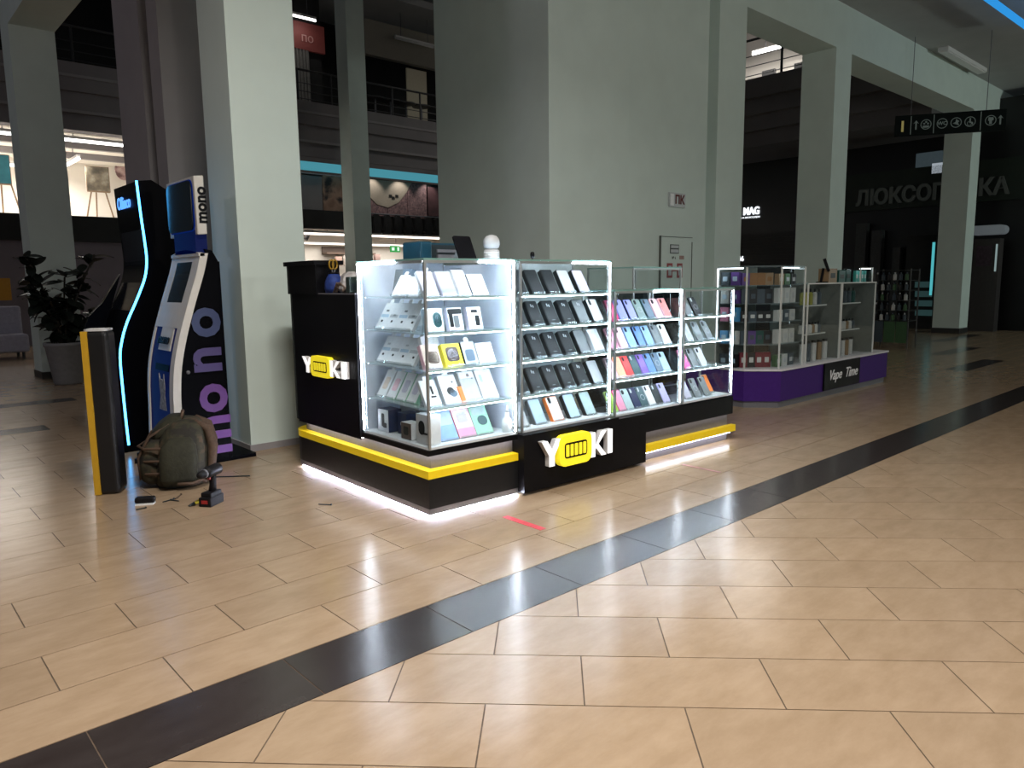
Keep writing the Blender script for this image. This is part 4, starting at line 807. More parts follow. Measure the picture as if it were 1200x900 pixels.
# cat silhouette print on the lower panel (plain cat)
def catpoly():
    return [(-.06, 0), (.07, 0), (.09, .1), (.06, .2), (.075, .27), (.07, .36), (.05, .31), (.015, .32), (-.01, .31), (-.035, .36), (-.04, .26), (-.03, .2), (-.07, .1)]
zc = .30; c = MB(); P = [(W0 + .27 - p[0] * 1.0, zc + p[1]) for p in catpoly()]
c.prism(P, -.250, -.245, 'x').build('cat_print', mat('cat_grey_print', (.28, .28, .30), .6, noise=.5, nscale=40), tB)
def mcol(t): return (.12 + .13 * (1 - t), .08 + .03 * (1 - t) - .02, .34 + .06 * (1 - t))
for k, (chh, q) in enumerate((('m', (251, 510)), ('o', (246, 467)), ('n', (239, 422)), ('o', (237, 378)))):
    p = PV(q, 5.29); m = mat('mono_letter_%d' % k, [(.17, .055, .30), (.13, .045, .23), (.065, .045, .16), (.035, .05, .13)][k], .5, noise=.03)
    text(chh, .385, m, tB, (p.x - 1.9, W0 - .004, p.z), '-y', 'side_letter', .003, .011, spin=math.pi / 2)
MB().prism([(x + .035, z) for x, z in pf if z < 1.45] [::-1] + [(.122, z) for x, z in pf if z < 1.45], W0 + .0, W0 + .011, 'y').build('side_panel', M_TBLK, tB)
lk = MB().lathe([(.013, 0), (.013, .008), (.008, .012)], 12); p = PV((221, 436.5), 5.29)
lk.build('side_lock', M_STEEL, tB, True, (p.x - 1.9, W0 + .0, p.z), (math.pi / 2, 0, 0))
# head sign of the white terminal
MB().box(-.02, W0 + .04, 1.5, .06, W1 - .1, 1.66).build('sign_neck', M_BLUEP, tB)
hs = MB().prism([(-.014, 1.626), (.052, 1.632), (.05, 2.03), (-.018, 2.022)], W0 + .0, W0 + .57, 'y').build('head_sign', M_TWHT, tB); bevel(hs, .006)
MB().prism(rrect(.5, .34, .05, 4, cx=W0 + .29, cy=1.828), -.030, -.016, 'x').build('sign_screen', M_SCR, hs)
o = MB().prism(rrect(.52, .355, .055, 4, cx=W0 + .29, cy=1.828), -.022, -.016, 'x').build('sign_glow', lamp_mat('deep_blue_glow', (.01, .06, .5), .22), hs)
text('mono', .105, M_BLACK, hs, (.022, W0 - .003, 1.828), '-y', 'side_lettering', .002, .004, spin=math.pi / 2)

# ------------------------------------------------------------------ post, backpack, drill and bits on the floor
ps = empty('barrier_post', (1.14, 5.04, 0), -.5, 'black barrier post with a yellow edge standing by the terminals', 'post')
bevel(MB().box(-.05, -.075, 0, .085, .10, 1.015).build('body', mat('black_post_shell', (.008, .008, .009), .35, noise=.1), ps), .03, 4)
MB().box(-.058, -.07, .01, -.048, .06, 1.012).build('edge_panel', mat('post_edge_dark', (.10, .02, .015), .5, noise=.2), ps)
MB().box(-.06, -.085, .005, -.025, -.055, 1.012).build('yellow_strip', mat('amber_strip', (.52, .29, .015), .45, noise=.05), ps)
MB().prism(rrect(.13, .17, .03, 4, cx=.015, cy=.012), 1.012, 1.024).build('cap', mat('pale_cap', (.5, .5, .5), .4, noise=.05), ps)
text('Q', .10, M_ALU, ps, (-.06, .0, .55), '-x', 'emblem', .002)
bp = empty('backpack', (1.56, 4.97, 0), -.35, 'olive camouflage backpack slumped on the floor before the terminals', 'backpack')
def camo(name):
    m = mat(name, (.07, .06, .035), .85); nt = m.node_tree; tc = nt.nodes.new('ShaderNodeTexCoord'); n = nt.nodes.new('ShaderNodeTexNoise'); n.inputs['Scale'].default_value = 14; n.inputs['Detail'].default_value = 3
    r = nt.nodes.new('ShaderNodeValToRGB'); r.color_ramp.interpolation = 'EASE'; r.color_ramp.elements[0].color = (.015, .012, .008, 1); r.color_ramp.elements[1].color = (.070, .045, .026, 1); r.color_ramp.elements[0].position = .4; r.color_ramp.elements[1].position = .62
    e = r.color_ramp.elements.new(.5); e.color = (.030, .028, .014, 1)
    bpn = nt.nodes.new('ShaderNodeBump'); bpn.inputs['Strength'].default_value = .5; bpn.inputs['Distance'].default_value = .02
    nt.links.new(tc.outputs['Object'], n.inputs['Vector']); nt.links.new(n.outputs['Fac'], r.inputs[0]); nt.links.new(r.outputs[0], nt.nodes['Principled BSDF'].inputs['Base Color']); nt.links.new(n.outputs['Fac'], bpn.inputs['Height']); nt.links.new(bpn.outputs['Normal'], nt.nodes['Principled BSDF'].inputs['Normal']); return m
CM = camo('camo_canvas'); OL = mat('olive_canvas', (.022, .021, .010), .85, noise=.25, nscale=40, bump=.3); TN = mat('tan_webbing', (.075, .043, .026), .8, noise=.2, nscale=60)
def loft(secs, n=24, p=3.2, seed=1, wob=.0):
    rg = random.Random(seed); b = MB(); vs = []
    for (z, hx, hy, ox, oy) in secs:
        for k in range(n):
            a = 2 * math.pi * k / n; c_, s_ = math.cos(a), math.sin(a); q = (abs(c_) ** p + abs(s_) ** p) ** (-1 / p)
            vs.append((ox + hx * c_ * q * (1 + rg.uniform(-wob, wob)), oy + hy * s_ * q * (1 + rg.uniform(-wob, wob)), z))
    fs = [(i * n + k, i * n + (k + 1) % n, (i + 1) * n + (k + 1) % n, (i + 1) * n + k) for i in range(len(secs) - 1) for k in range(n)]
    fs += [tuple(range(n))[::-1], tuple((len(secs) - 1) * n + k for k in range(n))]
    return b.add(vs, fs)
loft([(0, .13, .17, 0, 0), (.02, .155, .2, 0, 0), (.1, .165, .215, .0, 0), (.2, .16, .212, .01, 0), (.3, .145, .2, .02, 0), (.37, .12, .18, .035, 0), (.41, .08, .14, .045, 0), (.425, .03, .08, .05, 0)], wob=.02).build('main_body', CM, bp, True)
loft([(.03, .05, .13, -.16, .01), (.06, .075, .16, -.165, .01), (.16, .08, .165, -.165, .01), (.26, .07, .15, -.15, .01), (.31, .04, .11, -.13, .01)], seed=2, wob=.02).build('front_pocket', CM, bp, True)
loft([(.04, .09, .03, -.01, -.215), (.08, .11, .045, -.01, -.22), (.2, .11, .05, -.005, -.215), (.28, .10, .04, 0, -.205), (.33, .06, .025, .01, -.19)], seed=3, wob=.015).build('side_pocket', OL, bp, True)
loft([(.30, .06, .12, -.11, .03), (.35, .08, .14, -.08, .03), (.40, .075, .13, -.04, .03), (.44, .05, .09, -.01, .03)], seed=4, wob=.03).build('top_pocket', OL, bp, True)
for s in (-1, 1):
    MB().tube([(.10, .09 * s, .41), (.175, .1 * s, .36), (.20, .11 * s, .25), (.185, .13 * s, .12), (.15, .16 * s, .03)], [.018, .03, .032, .026, .014], 8).build('shoulder_strap', TN, bp, True)
MB().tube([(.02, -.05, .42), (.03, -.035, .465), (.03, .035, .465), (.02, .05, .42)], .011, 8).build('carry_handle', TN, bp, True)
for z in (.11, .19, .27): MB().tube([(-.10, -.20, z), (-.20, -.15, z - .005), (-.247, 0, z - .01), (-.20, .165, z - .005)], .008, 6).build('webbing_strap', TN, bp, True)
for y in (-.09, .09): MB().tube([(-.05, y, .40), (-.17, y, .33), (-.243, y, .2), (-.235, y, .06)], .009, 6).build('compression_strap', TN, bp, True)
for y in (-.09, .09): MB().box(-.262, y - .016, .17, -.248, y + .016, .20).build('buckle', M_BLACK, bp)
MB().tube([(-.02, -.27, .05), (.07, -.262, .045), (.12, -.22, .05), (.15, -.19, .03)], .010, 6).build('loose_strap', TN, bp, True)
dr = empty('cordless_drill', (1.515, 4.32, 0), math.radians(215), 'cordless drill standing on its battery beside the backpack', 'drill')
M_DRB = mat('black_rubber', (.008, .007, .008), .5, noise=.1, spec=.2); M_DRR = mat('red_plastic', (.35, .02, .02), .4, noise=.1)
bevel(MB().box(-.055, -.04, 0, .075, .04, .055).build('battery', M_DRB, dr), .006); bevel(MB().box(-.045, -.034, .05, .06, .034, .08).build('battery_mount', M_DRB, dr), .006)
MB().box(.074, -.02, .02, .078, .02, .04).build('battery_badge', M_DRR, dr)
MB().tube([(-.005, 0, .07), (-.015, 0, .12), (-.012, 0, .175)], [.024, .02, .024], 10).build('grip', M_DRB, dr, True)
MB().tube([(-.09, 0, .195), (-.07, 0, .197), (.03, 0, .197), (.055, 0, .197)], [.02, .034, .034, .028], 14).build('motor_housing', M_DRB, dr, True)
MB().tube([(.055, 0, .197), (.062, 0, .197), (.10, 0, .197), (.115, 0, .197)], [.028, .025, .022, .012], 12).build('chuck', M_DRB, dr, True)
MB().tube([(.058, 0, .197), (.068, 0, .197)], [.0275, .0275], 14).build('torque_ring', M_STEEL, dr, True)
MB().box(.012, -.008, .15, .024, .008, .175).build('trigger', M_DRR, dr)
rdp, rdq = Vector((1.86, 4.85, .006)), Vector((2.02, 4.78, .006))
tag(MB().tube([(1.70, 4.95, .005), (1.93, 4.77, .005)], .004, 6).build('drill_bit', M_DKP), 'long thin dark drill bit lying behind the drill', 'drill bit')
yp = empty('yellow_pliers', (1.43, 4.36, 0), .4, 'yellow handled pliers lying beside the drill battery', 'pliers')
for s in (-1, 1): MB().tube([(-.01, .004 * s, .012), (.04, .018 * s, .014), (.085, .014 * s, .012)], [.006, .008, .006], 8).build('handle', mat('lemon_grip', (.5, .42, .02), .5, noise=.1), yp, True)
MB().tube([(-.01, 0, .012), (-.05, 0, .01)], [.012, .004], 8).build('jaw', M_DKP, yp, True)
gp = empty('black_glasses_case', (1.225, 4.60, 0), -.55, 'small black case lying on the floor by the post', 'case')
bevel(MB().box(-.055, -.025, 0.008, .055, .025, .045).build('lid', M_DRB, gp), .012, 3); MB().box(-.05, -.03, 0, .05, .022, .008).build('tray', PM('white'), gp)
for k, (x, y, L, a, lab) in enumerate(((1.34, 4.56, .07, .3, 'thin dark screw left of the drill'), (1.37, 4.53, .06, 2.0, 'dark screw crossing beside the glasses case'), (1.41, 4.60, .09, .9, 'pale wood splinter near the drill'), (1.17, 4.50, .05, .1, 'short dark chip below the glasses case'), (1.975, 3.82, .075, -.9, 'dark metal strip on the bright floor left of the kiosk'))):
    t = empty('screw' if k != 2 else 'splinter', (x, y, 0), a, lab, 'screw' if k != 2 else 'splinter')
    MB().tube([(-L / 2, 0, .005), (L / 2, 0, .004)], [.003, .004], 6).build('shaft', M_DKP if k != 2 else TN, t); MB().tube([(L / 2, 0, .006), (L / 2 + .006, 0, .006)], .006, 6).build('head', M_DKP if k != 2 else TN, t)
tp = tag(MB().box(2.565, 2.63, .0, 2.607, 2.93, .0012).build('floor_tape', M_RED), 'bright red tape strip on the floor before the kiosk', 'tape', 'red floor tapes')
tag(MB().box(4.22, 2.62, .0, 4.245, 2.92, .0012).build('floor_tape', mat('worn_tape', (.36, .14, .14), .6, noise=.3)), 'faded red tape strip near the right end of kiosk', 'tape', 'red floor tapes')

# ------------------------------------------------------------------ potted plant
pl = empty('potted_plant', (2.17, 11.25, 0), 0, 'dark leafy rubber plant in a grey pot before the far column', 'plant')
MB().lathe([(.16, 0), (.17, .03), (.235, .50), (.25, .52), (.25, .56), (.22, .56), (.21, .50)], 20).build('pot', mat('grey_pot', (.20, .20, .21), .6, noise=.08), pl, True)
MB().lathe([(.215, .50), (.21, .505)], 16).build('soil', mat('soil', (.03, .02, .015), .9, noise=.3), pl)
LEAF = mat('dark_leaf', (.010, .016, .012), .4, noise=.3, nscale=6); STEM = mat('dark_stem', (.03, .025, .018), .7, noise=.2)
rg = random.Random(11); tips = []
for k in range(12):
    a = rg.uniform(0, 6.28); R = rg.uniform(.15, .50); H = rg.uniform(.85, 1.75)
    pts = [(.04 * math.cos(a), .04 * math.sin(a), .5), (R * .4 * math.cos(a), R * .4 * math.sin(a), .5 + (H - .5) * .5), (R * math.cos(a), R * math.sin(a), H)]
    P = smooth(pts, 4); MB().tube(P, .012, 5).build('stem', STEM, pl); tips += [Vector(p) for p in P[3:]]
def leaf_mb():
    b = MB(); n = 6; vs = []; fs = []
    for i in range(n + 1):
        t = i / n; wd = .055 * math.sin(math.pi * min(1, t * .96 + .04)) ** .8; sag = -.05 * t * t
        vs += [(t * .19, -wd, sag), (t * .19, 0, sag - .008), (t * .19, wd, sag)]
    for i in range(n): fs += [(3 * i, 3 * i + 3, 3 * i + 4, 3 * i + 1), (3 * i + 1, 3 * i + 4, 3 * i + 5, 3 * i + 2)]
    return b.add(vs, fs)
lm = leaf_mb().mesh('leaf', LEAF, True)
for k in range(250):
    p = rg.choice(tips) + Vector((rg.uniform(-.04, .04), rg.uniform(-.04, .04), rg.uniform(-.05, .05)))
    o = put('leaf', lm, pl, p, (rg.uniform(-.5, .5), rg.uniform(-.9, .9), rg.uniform(0, 6.28))); s = rg.uniform(.8, 1.35); o.scale = (s, s, s)

# ------------------------------------------------------------------ wall fittings on the pale wall block
sg = empty('hydrant_sign', (7.82, 5.56, 2.253), 0, 'white wall sign with dark red letters above the hatch', 'sign')
MB().box(-.165, -.02, -.085, .165, 0, .085).build('panel', PM('silver'), sg); text('ПК', .14, mat('dark_red_print', (.12, .012, .012), .6), sg, (.045, -.022, 0), '-y', 'lettering', .001, .006); MB().box(-.15, -.023, -.07, -.08, -.02, .07).build('pictogram', PM('white'), sg)
ht = empty('wall_hatch', (7.81, 5.56, 1.0), 0, 'pale hydrant hatch with notices on the wall behind kiosk', 'hatch')
MB().box(-.32, -.02, 0, .33, 0, .80).build('door', M_WALL, ht)
for q in ((-.328, -.028, 0, -.32, 0, .81), (.33, -.028, 0, .336, 0, .75), (-.328, -.028, .80, .336, 0, .806)): MB().box(*q).build('frame', mat('hatch_dark_trim', (.10, .11, .10), .6, noise=.1), ht)  # thin dark strips outline the hatch door
n1 = MB().box(-.13, -.026, .60, .05, -.02, .71).build('notice', PM('coal'), ht); MB().box(-.12, -.028, .665, .04, -.026, .70).build('notice_text', PM('silver'), n1); MB().box(-.12, -.028, .61, .04, -.026, .65).build('notice_text', PM('silver'), n1)
MB().box(.07, -.026, .53, .16, -.02, .575).build('notice', mat('pinkish_label', (.4, .25, .22), .6, noise=.2), ht)
for x in (-.19, .02):
    q = MB().box(x, -.026, .30, x + .11, -.02, .48).build('red_sign', mat('fire_red', (.32, .03, .035), .5, noise=.1), ht); MB().box(x + .025, -.028, .33, x + .085, -.026, .45).build('pictogram', PM('silver'), q)
MB().box(-.08, -.026, .38, .02, -.02, .40).build('red_link', MATS['fire_red'], ht)
text('№ 6', .045, M_CHAR, ht, (-.05, -.022, .545), '-y', 'number', .001)

# ------------------------------------------------------------------ purple vape kiosk
vk = empty('vape_kiosk', (6.52, 3.567, 0), 0, 'purple kiosk counter with a black name board, beside the lit kiosk', 'kiosk')
def vplan(i): return [(.06 + i, .95 - i), (.06 + i, .27 + i * .4), (.29 + i * .4, 0 + i), (2.90 - i, 0 + i), (2.90 - i, .95 - i)]
MB().prism(vplan(.02), 0, .07).build('plinth', M_STEEL, vk)
for q in (((0, .95), (0, .34)), ((0, .34), (.28, 0)), ((.28, 0), (2.9, 0)), ((2.9, 0), (2.9, .95))): pass
MB().prism(vplan(0), .065, .368).build('body', M_PURP, vk)
MB().prism(vplan(-.012), .368, .388).build('white_edge', mat('white_trim', (.68, .66, .70), .4, noise=.03), vk)
a = PV((965, 441), 3.56); b = PV((1006, 437), 3.56); MB().box(a.x - 6.52, -.02, .075, b.x - 6.52, 0, .37).build('name_board', M_BLACK, vk)
ML = mat('white_lettering', (.75, .75, .75), .5, emit=(1, 1, 1), es=.04)
text('Vape', .155, ML, vk, ((a.x + b.x) / 2 - 6.52 - .19, -.022, .225), '-y', 'name_lettering', .002, .001, .35); text('Time', .155, ML, vk, ((a.x + b.x) / 2 - 6.52 + .21, -.022, .225), '-y', 'name_lettering', .002, .001, .35)
M_VBACK = mat('grey_back_board', (.16, .175, .16), .6, noise=.08); M_VFR = mat('white_frame', (.62, .64, .62), .4, noise=.03)
vt = empty('tall_vape_cabinet', (6.52, 3.567, .388), 0, 'tall chamfered glass cabinet of vape goods on the purple counter', 'cabinet')
PT = [(.06, .60), (.06, .27), (.33, .05), (.81, .05), (.81, .60)]
def wallseg(p, q, z0, z1, th, m, nm, par):
    d = Vector((q[0] - p[0], q[1] - p[1])); n = Vector((-d.y, d.x)).normalized() * th
    return MB().prism([(p[0], p[1]), (q[0], q[1]), (q[0] + n.x, q[1] + n.y), (p[0] + n.x, p[1] + n.y)], z0, z1).build(nm, m, par)
for i in range(4): wallseg(PT[i], PT[i + 1], 0, 1.0, .006, M_GLASS, 'glass_pane', vt)
wallseg(PT[4], PT[0], 0, 1.0, .008, M_VBACK, 'back_board', vt)
for p in PT: MB().box(p[0] - .007, p[1] - .007, 0, p[0] + .007, p[1] + .007, 1.0).build('corner_post', M_VFR, vt)
MB().prism(PT, 1.0, 1.012).build('top_pane', M_SHELF, vt)
VS = (.235, .46, .64, .82)
PI_ = [(.08, .58), (.08, .29), (.34, .07), (.79, .07), (.79, .58)]
for z in VS: MB().prism(PI_, z - .004, z + .003).build('glass_shelf', M_SHELF, vt)
MB().box(.068, .32, .985, .078, .58, .995).build('led_strip', lamp_mat('dim_led', (.85, .93, 1), 8), vt); MB().box(.36, .06, .985, .7, .068, .995).build('led_strip', MATS['dim_led'], vt)
MB().box(.05, .585, .3, .056, .59, .99).build('led_strip', MATS['dim_led'], vt)
GV = 'goods in the tall vape cabinet'
VC = {'amber': (.24, .11, .03), 'violet': (.10, .05, .22), 'wine': (.16, .02, .03), 'slate': (.05, .07, .09), 'moss': (.05, .12, .05), 'cyan': (.08, .32, .62), 'rose': (.55, .18, .30), 'bottle_green': (.01, .07, .06), 'olive_yellow': (.32, .32, .06), 'offwhite': (.55, .56, .55), 'jet': (.01, .01, .012), 'kraft': (.26, .17, .09)}
for k, c in VC.items(): cm(k, c)
def vitem(kind, col, x, y, z, rz, w_, h_, d_, label, group, base=(6.52, 3.567, .388), capc='jet'):
    t = empty({'box': 'vape_box', 'bottle': 'liquid_bottle', 'can': 'vape_tin'}[kind], (base[0] + x, base[1] + y, base[2] + z), rz, label, {'box': 'box', 'bottle': 'bottle', 'can': 'tin'}[kind], group)
    if kind == 'box':
        put('carton', cmesh(('vb', w_, h_, d_, col), lambda: MB().box(-w_ / 2, 0, 0, w_ / 2, d_, h_), PM(col)), t)
        put('printed_label', cmesh(('vl', w_, h_, capc), lambda: MB().prism(rrect(w_ * .55, h_ * .35, .004, 2, cy=h_ * .5), -.002, 0, 'y'), PM(capc)), t)
    else:
        r = w_ / 2
        put('body', cmesh(('vo', kind, w_, h_, col), lambda: MB().lathe([(r * .96, 0), (r, h_ * .05), (r, h_ * .68), (r * .5, h_ * .78)] if kind == 'bottle' else [(r, 0), (r, h_ * .9)], 10), PM(col)), t)
        put('cap', cmesh(('vc', kind, w_, h_, capc), lambda: MB().lathe([(r * .45, h_ * .76), (r * .45, h_ * .95), (r * .2, h_)] if kind == 'bottle' else [(r * 1.02, h_ * .88), (r * 1.02, h_)], 10), PM(capc)), t)
    return t
vrow = lambda r: ('bottom', 'second', 'third', 'fourth', 'top')[r]
ang = math.atan2(-.22, .27)
chs = [(.10 + .25 * (k + .5) / 4, .31 - .20 * (k + .5) / 4) for k in range(4)]
for r, z in enumerate((.002,) + tuple(s + .004 for s in VS)):
    cols = [('wine', 'jet', 'wine', 'wine'), ('slate', 'violet', 'bottle_green', 'jet'), ('jet', 'slate', 'jet', 'jet'), ('slate', 'jet', 'slate', 'jet'), ('violet', 'amber', 'amber', 'kraft')][r]
    for k, (x, y) in enumerate(chs):
        vitem('box', cols[k], x + .04, y + .06, z, ang, .078, (.15, .13, .10, .14, .12)[r], .05, '%s vape box on the chamfer side, %s from left, %s shelf' % (cols[k].replace('_', ' '), ORD[k], vrow(r)), GV, capc=('offwhite', 'slate', 'offwhite', 'slate', 'amber')[r])
    cols = [('moss', 'offwhite', 'slate'), ('offwhite', 'offwhite', 'offwhite'), ('offwhite', 'slate', 'offwhite'), ('offwhite', 'offwhite', 'offwhite'), ('kraft', 'moss', 'jet')][r]
    for k in range(3):
        vitem('box', cols[k], .46 + .125 * k, .12, z, 0, .10, (.12, .14, .11, .15, .11)[r], .05, '%s vape box on the front side, %s from left, %s shelf' % (cols[k], ORD[k], vrow(r)), GV, capc='silver')
    cols = [('slate', 'jet'), ('cyan', 'offwhite'), ('rose', 'cyan'), ('offwhite', 'violet'), ('slate', 'violet')][r]
    for k in range(2):
        vitem('box', cols[k], .11, .54 - .11 * k, z, -math.pi / 2, .09, (.13, .13, .14, .13, .13)[r], .05, '%s vape box on the left side, %s, %s shelf' % (cols[k], ('far one', 'near one')[k], vrow(r)), GV, capc='pale_blue')
# two low shelving cabinets
for ci, (xa, xb, lab) in enumerate(((7.405, 8.19, 'left low glass cabinet of liquid bottles on the purple counter'), (8.20, 9.10, 'right low glass cabinet of liquid bottles on the purple counter'))):
    t = empty('low_vape_cabinet', (xa, 3.617, .388), 0, lab, 'cabinet', 'low vape cabinets'); w_ = xb - xa; h_ = 1.222 - .388; d_ = .42
    MB().box(0, d_ - .008, 0, w_, d_, h_ - .012).build('back_board', M_VBACK, t); MB().box(w_ - .008, .006, 0, w_, d_ - .008, h_ - .012).build('side_board', M_VBACK, t)
    MB().box(.014, 0, 0, w_ - .014, .006, h_ - .012).build('front_pane', M_GLASS, t); MB().box(0, 0, h_ - .012, w_, d_, h_).build('top_pane', M_SHELF, t)
    for x in (0, w_ - .014): MB().box(x, -.004, 0, x + .014, .010, h_ - .012).build('front_post', M_VFR, t)
    MB().box(0, -.006, h_ - .012, w_, .004, h_ + .001).build('top_edge', M_VFR, t)
    for z in (.30, .60): 
        s = MB().box(.012, .03, z - .006, w_ * .62, d_ - .02, z + .004).build('shelf', M_SHELF, t); MB().box(.012, .024, z - .008, w_ * .62, .03, z + .006).build('shelf_edge', M_VFR, s)
    for r, z in enumerate((.002, .306, .606)):
        n = (5, 7, 5)[r]
        for k in range(n):
            kind = 'bottle' if r else 'can'
            col = (('offwhite', 'slate', 'offwhite', 'kraft', 'offwhite'), ('offwhite', 'slate', 'offwhite', 'offwhite', 'kraft', 'offwhite', 'slate'), ('olive_yellow', 'olive_yellow', 'olive_yellow', 'offwhite', 'slate') if ci == 0 else ('offwhite', 'offwhite', 'slate', 'slate', 'bottle_green'))[r][k]
            if r == 0: x = .10 + .13 * k if ci == 0 else .07 + .10 * k
            else: x = .05 + w_ * .55 * k / (n - .5)
            vitem(kind, col, x, .09, z, 0, .05 if r else .058, (.20 if ci else .22, .115, .17)[r], .05, '%s %s, %s from left, %s shelf of the %s low cabinet' % (col.replace('_', ' '), 'bottle' if r else 'tin', ORD[k], ('bottom', 'middle', 'upper')[r], ('left', 'right')[ci]), 'bottles in the low vape cabinets', base=(xa, 3.617, .388))
top0 = (0, 0, 1.222)
vitem('box', 'kraft', 8.25, 3.75, 0, 0, .20, .155, .12, 'brown carton on top of the right low cabinet', 'boxes on the vape cabinet', base=top0)
vitem('box', 'bottle_green', 8.46, 3.74, 0, 0, .16, .13, .12, 'dark green box beside the brown carton', 'boxes on the vape cabinet', base=top0)
vitem('box', 'bottle_green', 8.62, 3.74, 0, 0, .13, .14, .12, 'darker green box left of the small glass case', 'boxes on the vape cabinet', base=top0)
gc = empty('glass_case', (8.70, 3.64, 1.222), 0, 'small white framed glass case of teal packs on the cabinet', 'case')
for q in ((0, 0, 0, .34, .006, .155), (0, .2, 0, .34, .206, .155), (0, 0, .155, .34, .206, .161), (.334, .006, 0, .34, .2, .155)): MB().box(*q).build('glass_pane', M_GLASS, gc)
for x in (0, .33): MB().box(x, -.006, 0, x + .012, .006, .166).build('frame_post', M_VFR, gc)
MB().box(0, -.006, .155, .342, .006, .168).build('frame_rail', M_VFR, gc)
MB().box(.02, .012, .148, .32, .02, .154).build('led_strip', MATS['dim_led'], gc)
cm('teal_pack', (.04, .30, .26))
for k in range(4): vitem('box', 'teal_pack', 8.755 + .075 * k, 3.70, 0, 0, .06, .13, .03, 'teal pack in the small glass case, %s from left' % ORD[k], 'teal packs in the glass case', base=top0, capc='offwhite')
mo = empty('monitor', (8.18, 3.72, 1.222), .5, 'black tilted monitor seen edge on above the vape cabinets', 'monitor')
MB().box(-.06, .05, 0, .06, .17, .012).build('foot', M_BLACK, mo); MB().tube([(0, .12, .01), (0, .10, .16)], .014, 8).build('neck', M_BLACK, mo); MB().box(-.03, -.015, .13, .03, .015, .28).build('screen', M_BLACK, mo, rot=(-.35, 0, 0))

# ------------------------------------------------------------------ bottle rack, hanging sign and optician interior at far right
rk = empty('bottle_rack', (14.05, 5.0, 0), 0, 'dark wire rack of bottles with green panels beyond the purple kiosk', 'rack')
M_RACK = mat('rack_metal', (.05, .055, .055), .4, .6, noise=.1)
for y in (0, .62):
    for x in (0, .4): MB().tube([(x, y, 0), (x, y, 1.42)], .014, 6).build('upright', M_RACK, rk)
for z in (.5, .68, .86, 1.04, 1.22, 1.40): MB().box(0, 0, z - .012, .4, .62, z).build('shelf', M_RACK, rk)
for k, c in enumerate(('moss', 'moss', 'slate')): MB().box(-.012, .01 + .205 * k, .1, 0, .20 + .205 * k, .48).build('front_panel', PM(c), rk)
for r, z in enumerate((.5, .68, .86, 1.04, 1.22)):
    for k in range(6): vitem('bottle', ('slate', 'jet', 'moss', 'slate', 'offwhite', 'jet')[(k + r * 2) % 6], 14.06, 5.07 + .1 * k, z, 0, .06, .14, .05, 'bottle on the far rack, %s from right, %s shelf' % (ORD[k], ('lowest', 'second', 'middle', 'fourth', 'highest')[r]), 'bottles on the far rack', base=(0, 0, 0), capc='slate' if (k + r) % 3 else 'silver')
hsn = empty('hanging_sign', (14.5, 5.58, 3.8), math.atan2(-1.49, .93), 'black hanging direction sign with round pictograms', 'sign')
LS = math.hypot(1.49, .93); M_SGN = mat('sign_black_green', (.004, .008, .007), .5, noise=.1, spec=.1); M_SGW = mat('sign_pale_print', (.16, .2, .18), .6, emit=(.8, 1, .9), es=.03); M_SGY = mat('sign_yellow_print', (.5, .42, .12), .5, emit=(1, .85, .3), es=.12)
MB().box(0, 0, 0, LS, .05, .36).build('board', M_SGN, hsn)
text('1', .26, M_SGY, hsn, (.12, -.004, .16), '-y', 'number', .002, .006)
for x in (.25, .62, 1.36): MB().box(x, -.004, .02, x + .012, 0, .34).build('divider', M_SGW, hsn)
for x in (.34, 1.67): MB().prism([(-.012, .1), (.012, .1), (.012, .22), (.045, .2), (0, .26), (-.045, .2), (-.012, .22)], -.003, 0, 'y').build('arrow', M_SGW, hsn, loc=(x, 0, 0))
M_RING = M_SGW
for k, x in enumerate((.50, .76, .98, 1.20, 1.52)):
    put('icon_ring', ring(.088, .012, .18, -.003).mesh('icon_ring', M_SGW), hsn, (x, 0, 0))
    if k == 1: text('WC', .085, M_SGW, hsn, (x, -.003, .18), '-y', 'icon', .001, .002)
    elif k == 0:
        for dx, dz in ((-.03, .16), (.03, .16), (0, .19)): MB().lathe([(.012, 0), (.018, .012), (.012, .026)], 8).build('icon', M_SGW, hsn, loc=(x + dx, -.006, dz + .02)); 
        MB().box(x - .05, -.003, .125, x + .05, 0, .16).build('icon', M_SGW, hsn)
    elif k == 2: MB().prism([(-.05, .17), (.05, .13), (.03, .18), (.05, .2), (0, .24), (-.01, .19)], -.003, 0, 'y').build('icon', M_SGW, hsn, loc=(x, 0, 0))
    elif k == 3:
        MB().prism([(-.01, .24), (.01, .24), (.012, .18), (.045, .17), (.05, .13), (.03, .13), (.028, .155), (-.012, .16)], -.003, 0, 'y').build('icon', M_SGW, hsn, loc=(x, 0, 0)); put('icon', ring(.038, .008, .15, -.003).mesh('icon', M_SGW), hsn, (x - .01, 0, 0))
    else: MB().prism([(-.02, .12), (.02, .12), (.02, .17), (.045, .19), (.04, .23), (-.035, .235), (-.04, .18), (-.02, .17)], -.003, 0, 'y').build('icon', M_SGW, hsn, loc=(x, 0, 0))
for x in (.25, 1.45): MB().tube([(x, .025, .36), (x, .025, 1.70)], .006, 6).build('wire', M_STEEL, hsn)
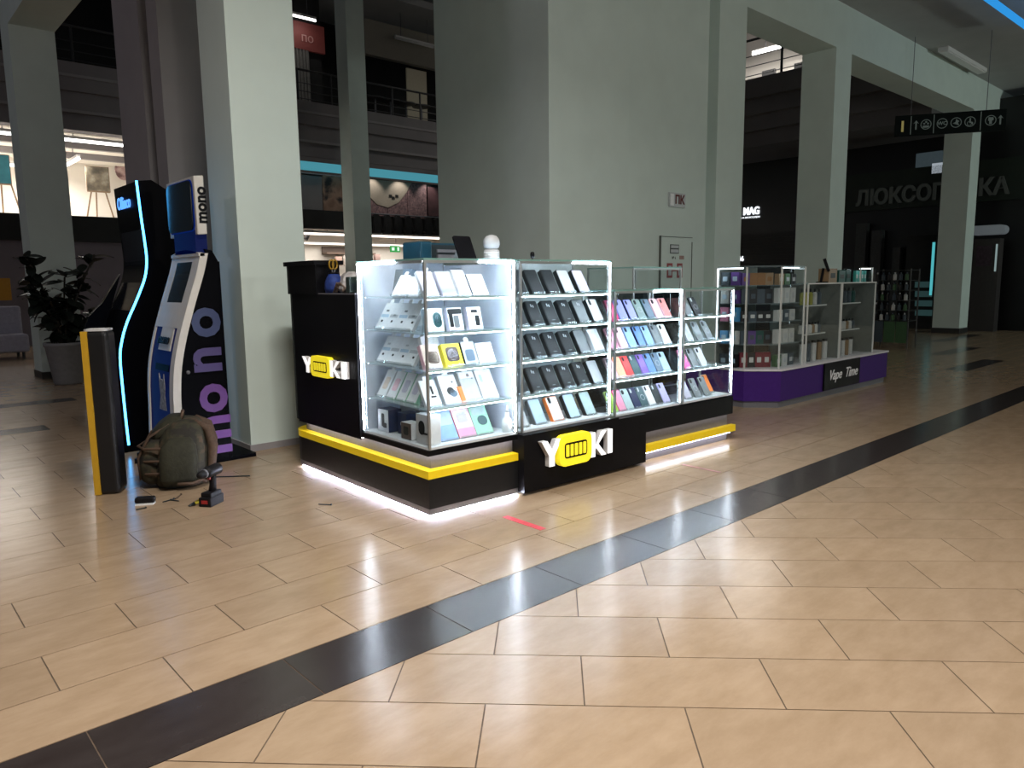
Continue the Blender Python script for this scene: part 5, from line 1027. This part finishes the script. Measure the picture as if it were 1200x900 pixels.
# dim things in the optician shop
ub = lambda nm, q, u, th, m, lab, cat, grp=None: ubox(nm, *q, u, th, m, lab, cat, None, grp)
t = empty('lit_display_case', (19.7, 0, 0), 0, 'narrow display case with a cyan lit edge in the optician shop', 'display case')
a, b, c, d = rectU(1060, 276, 1094, 392, 19.7); MB().box(0, a, 0, .35, b, d).build('body', M_DARKIN, t)
a2, b2, c2, d2 = rectU(1091, 284, 1094, 346, 19.69); MB().box(-.02, a2, c2, 0, b2, d2).build('lit_edge', lamp_mat('cyan_edge', (.10, .55, .60), .8), t)
for k in range(4):
    q = rectU(1072, 330 + 11 * k, 1092, 337 + 11 * k, 19.68); MB().box(-.015, q[0], q[2], 0, q[1], q[3]).build('lit_shelf', mat('dim_cyan_shelf', (.10, .2, .2), .5, emit=(.3, .8, .85), es=.03), t)
t = empty('info_stand', (19.6, 0, 0), 0, 'tall information stand with a pale rounded head behind column', 'stand')
a, b, c, d = rectU(1138, 280, 1168, 386, 19.6); MB().box(0, a, 0, .3, b, d).build('body', mat('dim_brown_panel', (.045, .04, .04), .6, noise=.1), t)
a2, b2, c2, d2 = rectU(1136, 264, 1178, 275, 19.55); MB().prism(rrect(b2 - a2, d2 - c2, (d2 - c2) * .45, 5, (a2 + b2) / 2, (c2 + d2) / 2), -.08, .25, 'x').build('rounded_head', mat('pale_head', (.22, .25, .27), .4, emit=(.8, .9, 1), es=.06), t)
a2, b2, c2, d2 = rectU(1144, 288, 1162, 312, 19.58); MB().box(-.015, a2, c2, 0, b2, d2).build('poster', mat('dim_mauve_poster', (.05, .03, .045), .5, noise=.3), t)
a2, b2, c2, d2 = rectU(1166, 286, 1168, 318, 19.58); MB().box(-.02, a2, c2, 0, b2, d2).build('lit_edge', lamp_mat('dim_white_edge', (.6, .8, .8), .35), t)
ub('shop_screen', (1073, 178, 1108, 204), 20.145, .05, mat('dim_blue_screen', (.06, .075, .085), .3, emit=(.5, .7, .8), es=.05, noise=.1), 'dim blue screen above the optician sign', 'screen')
ub('shop_screen', (1092, 191, 1104, 203), 20.1, .05, mat('painted_reflection', (.4, .45, .5), .4, emit=(.8, .9, 1), es=.35), 'small painted reflection on the dim blue screen', 'panel')  # glowing patch stands in for a reflection on the screen
for k, q in enumerate(((1000, 262, 1012, 300), (1018, 270, 1030, 305), (1043, 290, 1052, 330), (1060, 300, 1066, 340))):
    q = q[:3] + (400,)
    ub('shop_fixture', q, 19.9, .2, mat('dim_fixture', (.03, .033, .034), .5, noise=.2), 'dim shop fixture behind the optician glass, %s from left' % ORD[k], 'fixture', 'dim fixtures in the optician shop')
